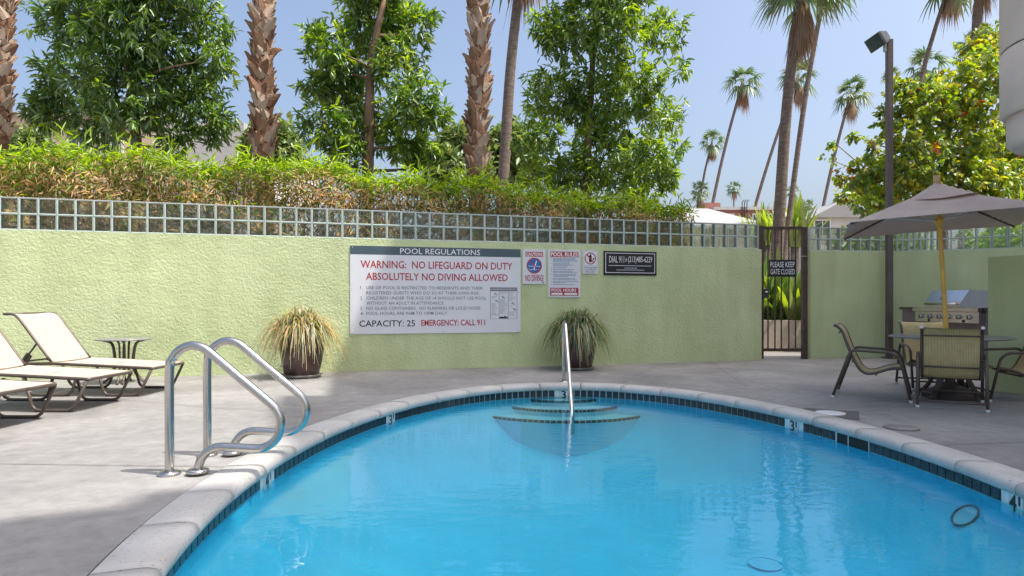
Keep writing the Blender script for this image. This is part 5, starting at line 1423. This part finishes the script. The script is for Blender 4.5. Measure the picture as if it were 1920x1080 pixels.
for i, (x, y, lb) in enumerate(((5.35, 13.9, 'leafy strap plant behind the left gate bars'), (5.75, 14.0, 'leafy strap plant behind the middle gate bars'), (6.15, 13.8, 'leafy strap plant behind the right gate bars'), (5.55, 14.7, 'tall strap plant farther behind the gate'), (6.05, 14.9, 'tall pale strap plant behind the gate post'))):
    strap_clump('strap_plant', lb, (x, y, 0.5 if i < 3 else 0.3), 110, 1.35 if i < 3 else 2.0, 0.16, [L_MID, L_LIGHT, L_FAR2, L_DARK], [.35, .2, .3, .15], 60+i, group='strap-leaved plants behind the gate')
for lb, px, Y, h_, i in (('yucca-like plant against the brick building left of the thick palm', 1437, 30, 2.2, 0), ('yucca-like plant right of the thick palm trunk', 1490, 28, 2.4, 1)):
    b = at(px, 425, Y); strap_clump('yucca', lb, (b.x, Y, b.z-0.9), 120, h_, 0.25, [L_LIGHT, L_FAR2, L_MID], [.4, .3, .3], 80+i, group='yuccas beyond the gate')
    MB().tube([(b.x, Y, 0), (b.x, Y, b.z-0.85)], 0.18, 8).build('stem', M_PBARK, bpy.data.objects[[o.name for o in bpy.data.objects if o.get('label') == lb][0]], True)
def shrub(label, x, y, h_, w_, seed):
    bl = [(Vector((x+random.uniform(-w_, w_)*.5, y+random.uniform(-.3, .3), h_*q)), w_*random.uniform(.4, .6)) for q in (.25, .45, .6, .75, .85)]
    leafy_tree('shrub', label, (x, y, 0), [(x, y, 0), (x, y, h_*.3), (x, y, h_*.6)], bl, 330, 8, (.10, .2), (.3, .5), [L_DARK, L_MID, L_LIGHT, L_FAR2], [.35, .35, .2, .1], seed, 'shrubs behind the right glass block', twigs=20, trunk_r=.04)
for i, (x, y, h_, lb) in enumerate(((7.2, 13.4, 2.3, 'green shrub seen through the glass block behind the lamp post'), (8.3, 13.0, 2.5, 'green shrub seen through the glass block behind the umbrella pole'), (9.4, 12.6, 2.6, 'green shrub seen through the glass block at the far right'))): shrub(lb, x, y, h_, 1.0, 90+i)
strap_clump('palm_seedling', 'bright green arching leaves at the right edge above the umbrella', (at(1915, 360, 13.5).x, 13.5, 2.3), 40, 1.4, 0.12, [L_LIGHT, L_MID], [.7, .3], 99)

# ------------------------------------------------------------------ houses beyond
def house_box(th, x0, x1, y0, y1, z0, z1, m, name='wall'): return MB().box(((x0+x1)/2, (y0+y1)/2, (z0+z1)/2), (x1-x0, y1-y0, z1-z0)).build(name, m, th, True)
def win(th, x, y, z, w_, h_):
    f = MB().box((x, y-0.02, z), (w_+0.2, 0.10, h_+0.2)).build('window', M_FRAME, th, True)
    MB().box((x, y-0.055, z), (w_, 0.05, h_)).build('pane', M_WINDOW, f, True)
    MB().box((x, y-0.085, z), (0.05, 0.02, h_)).build('mullion', M_FRAME, f, True)
a = at(0, 218, 30); zt = a.z
bb = thing('stucco_building', 'long beige stucco building behind the left trees', 'building', (-20, 30, 0))
xr = at(452, 230, 30).x
house_box(bb, -34, at(300, 0, 30).x, 30, 42, 0, zt, M_BEIGE); house_box(bb, at(300, 0, 30).x+.01, xr, 30.3, 42, 0, at(0, 226, 30).z, M_GREYR, 'side_wing')
house_box(bb, -34, at(300, 0, 30).x+.1, 29.85, 30.25, zt+.001, zt+.18, M_WHITEW, 'parapet_cap')
for px in (18, 66, 150, 210): win(bb, at(px, 266, 30).x, 30, at(px, 266, 30).z, .9, 1.1)
# cream house with hipped roof
Yh = 30
hs = thing('hipped_house', 'cream house with a pale hipped roof beyond the hedge end', 'house', (at(1370, 0, Yh).x, Yh, 0))
x0, x1 = at(1190, 0, Yh).x, at(1437, 0, Yh).x; ze = at(0, 422, Yh).z; zr_ = at(0, 388, Yh).z
house_box(hs, x0, x1-.15, Yh+.4, Yh+8, 0, ze, M_CREAM)
xr0, xr1 = at(1250, 0, Yh+3).x, at(1318, 0, Yh+3).x+.6
vs = [(x0-.4, Yh, ze), (x1+.3, Yh, ze), (x1+.3, Yh+8.4, ze), (x0-.4, Yh+8.4, ze), (xr0, Yh+4.2, zr_+.55), (xr1, Yh+4.2, zr_+.55)]
vs += [(x, y, z-.12) for x, y, z in vs[:4]]
MB().add(vs, [(0, 1, 5, 4), (1, 2, 5), (2, 3, 4, 5), (3, 0, 4), (0, 6, 7, 1), (1, 7, 8, 2), (6, 9, 8, 7)]).build('roof', M_ROOFW, hs, True)
win(hs, at(1412, 445, Yh).x, Yh+.4, at(0, 447, Yh).z, .45, .95); win(hs, at(1370, 445, Yh).x, Yh+.4, at(0, 447, Yh).z, .6, .95); win(hs, at(1335, 445, Yh).x, Yh+.4, at(0, 447, Yh).z, .6, .95)
# brick building
Yb = 48
bk = thing('brick_building', 'long red brick building with roof ladder behind the cream house', 'building', (at(1430, 0, Yb).x, Yb, 0))
x0, x1 = at(1340, 0, Yb).x, at(1491, 0, Yb).x; zt = at(0, 394, Yb).z
house_box(bk, x0, x1, Yb, Yb+10, 0, zt, M_BRICK); house_box(bk, x0-.1, x1+.1, Yb-.15, Yb+.25, zt+.002, zt+.22, M_WHITEW, 'parapet_cap')
ch_ = at(1340, 384, Yb); house_box(bk, ch_.x-.6, ch_.x+.6, Yb+.5, Yb+1.7, zt, at(0, 378, Yb).z, M_BRICK, 'chimney')
for px in (1391.5, 1396, 1400.5):
    p = at(px, 392, Yb-.2); MB().tube(rounded([(p.x, p.y, p.z-1.6), (p.x, p.y, p.z+.55), (p.x+.18, p.y, p.z+.7)], .1), 0.035, 5).build('roof_ladder', M_RUST, bk, True)
for px in (1362, 1425, 1450): win(bk, at(px, 414, Yb).x, Yb, at(0, 418, Yb).z, 1.0, 1.2)
rb_ = thing('red_building', 'low red-walled building right of the thick palm trunk', 'building', (at(1518, 0, 44).x, 44, 0))
house_box(rb_, at(1494, 0, 44).x, at(1529, 0, 44).x, 44, 52, 0, at(0, 413, 44).z, M_BRICK); house_box(rb_, at(1493, 0, 44).x, at(1530, 0, 44).x, 43.85, 44.2, at(0, 413, 44).z+.003, at(0, 411, 44).z, M_WHITEW, 'parapet_cap')
wh = thing('white_house', 'white gabled house low behind the yellow-green tree', 'house', (at(1565, 0, 40).x, 40, 0))
x0, x1 = at(1527, 0, 40).x, at(1640, 0, 40).x; z1 = at(0, 408, 40).z; z2 = at(0, 392, 40).z
house_box(wh, x0, x1, 40, 47, 0, z1, M_WHITEW)
MB().add([(x0-.2, 39.8, z1), (x1+.2, 39.8, z1), ((x0+x1)/2, 39.8, z2+.6), (x0-.2, 47.2, z1), (x1+.2, 47.2, z1), ((x0+x1)/2, 47.2, z2+.6)], [(0, 1, 2), (4, 3, 5), (0, 2, 5, 3), (1, 4, 5, 2), (0, 3, 4, 1)]).build('roof', M_ROOFW, wh, True)
win(wh, at(1541, 423, 40).x, 40, at(0, 428, 40).z, .9, .9)
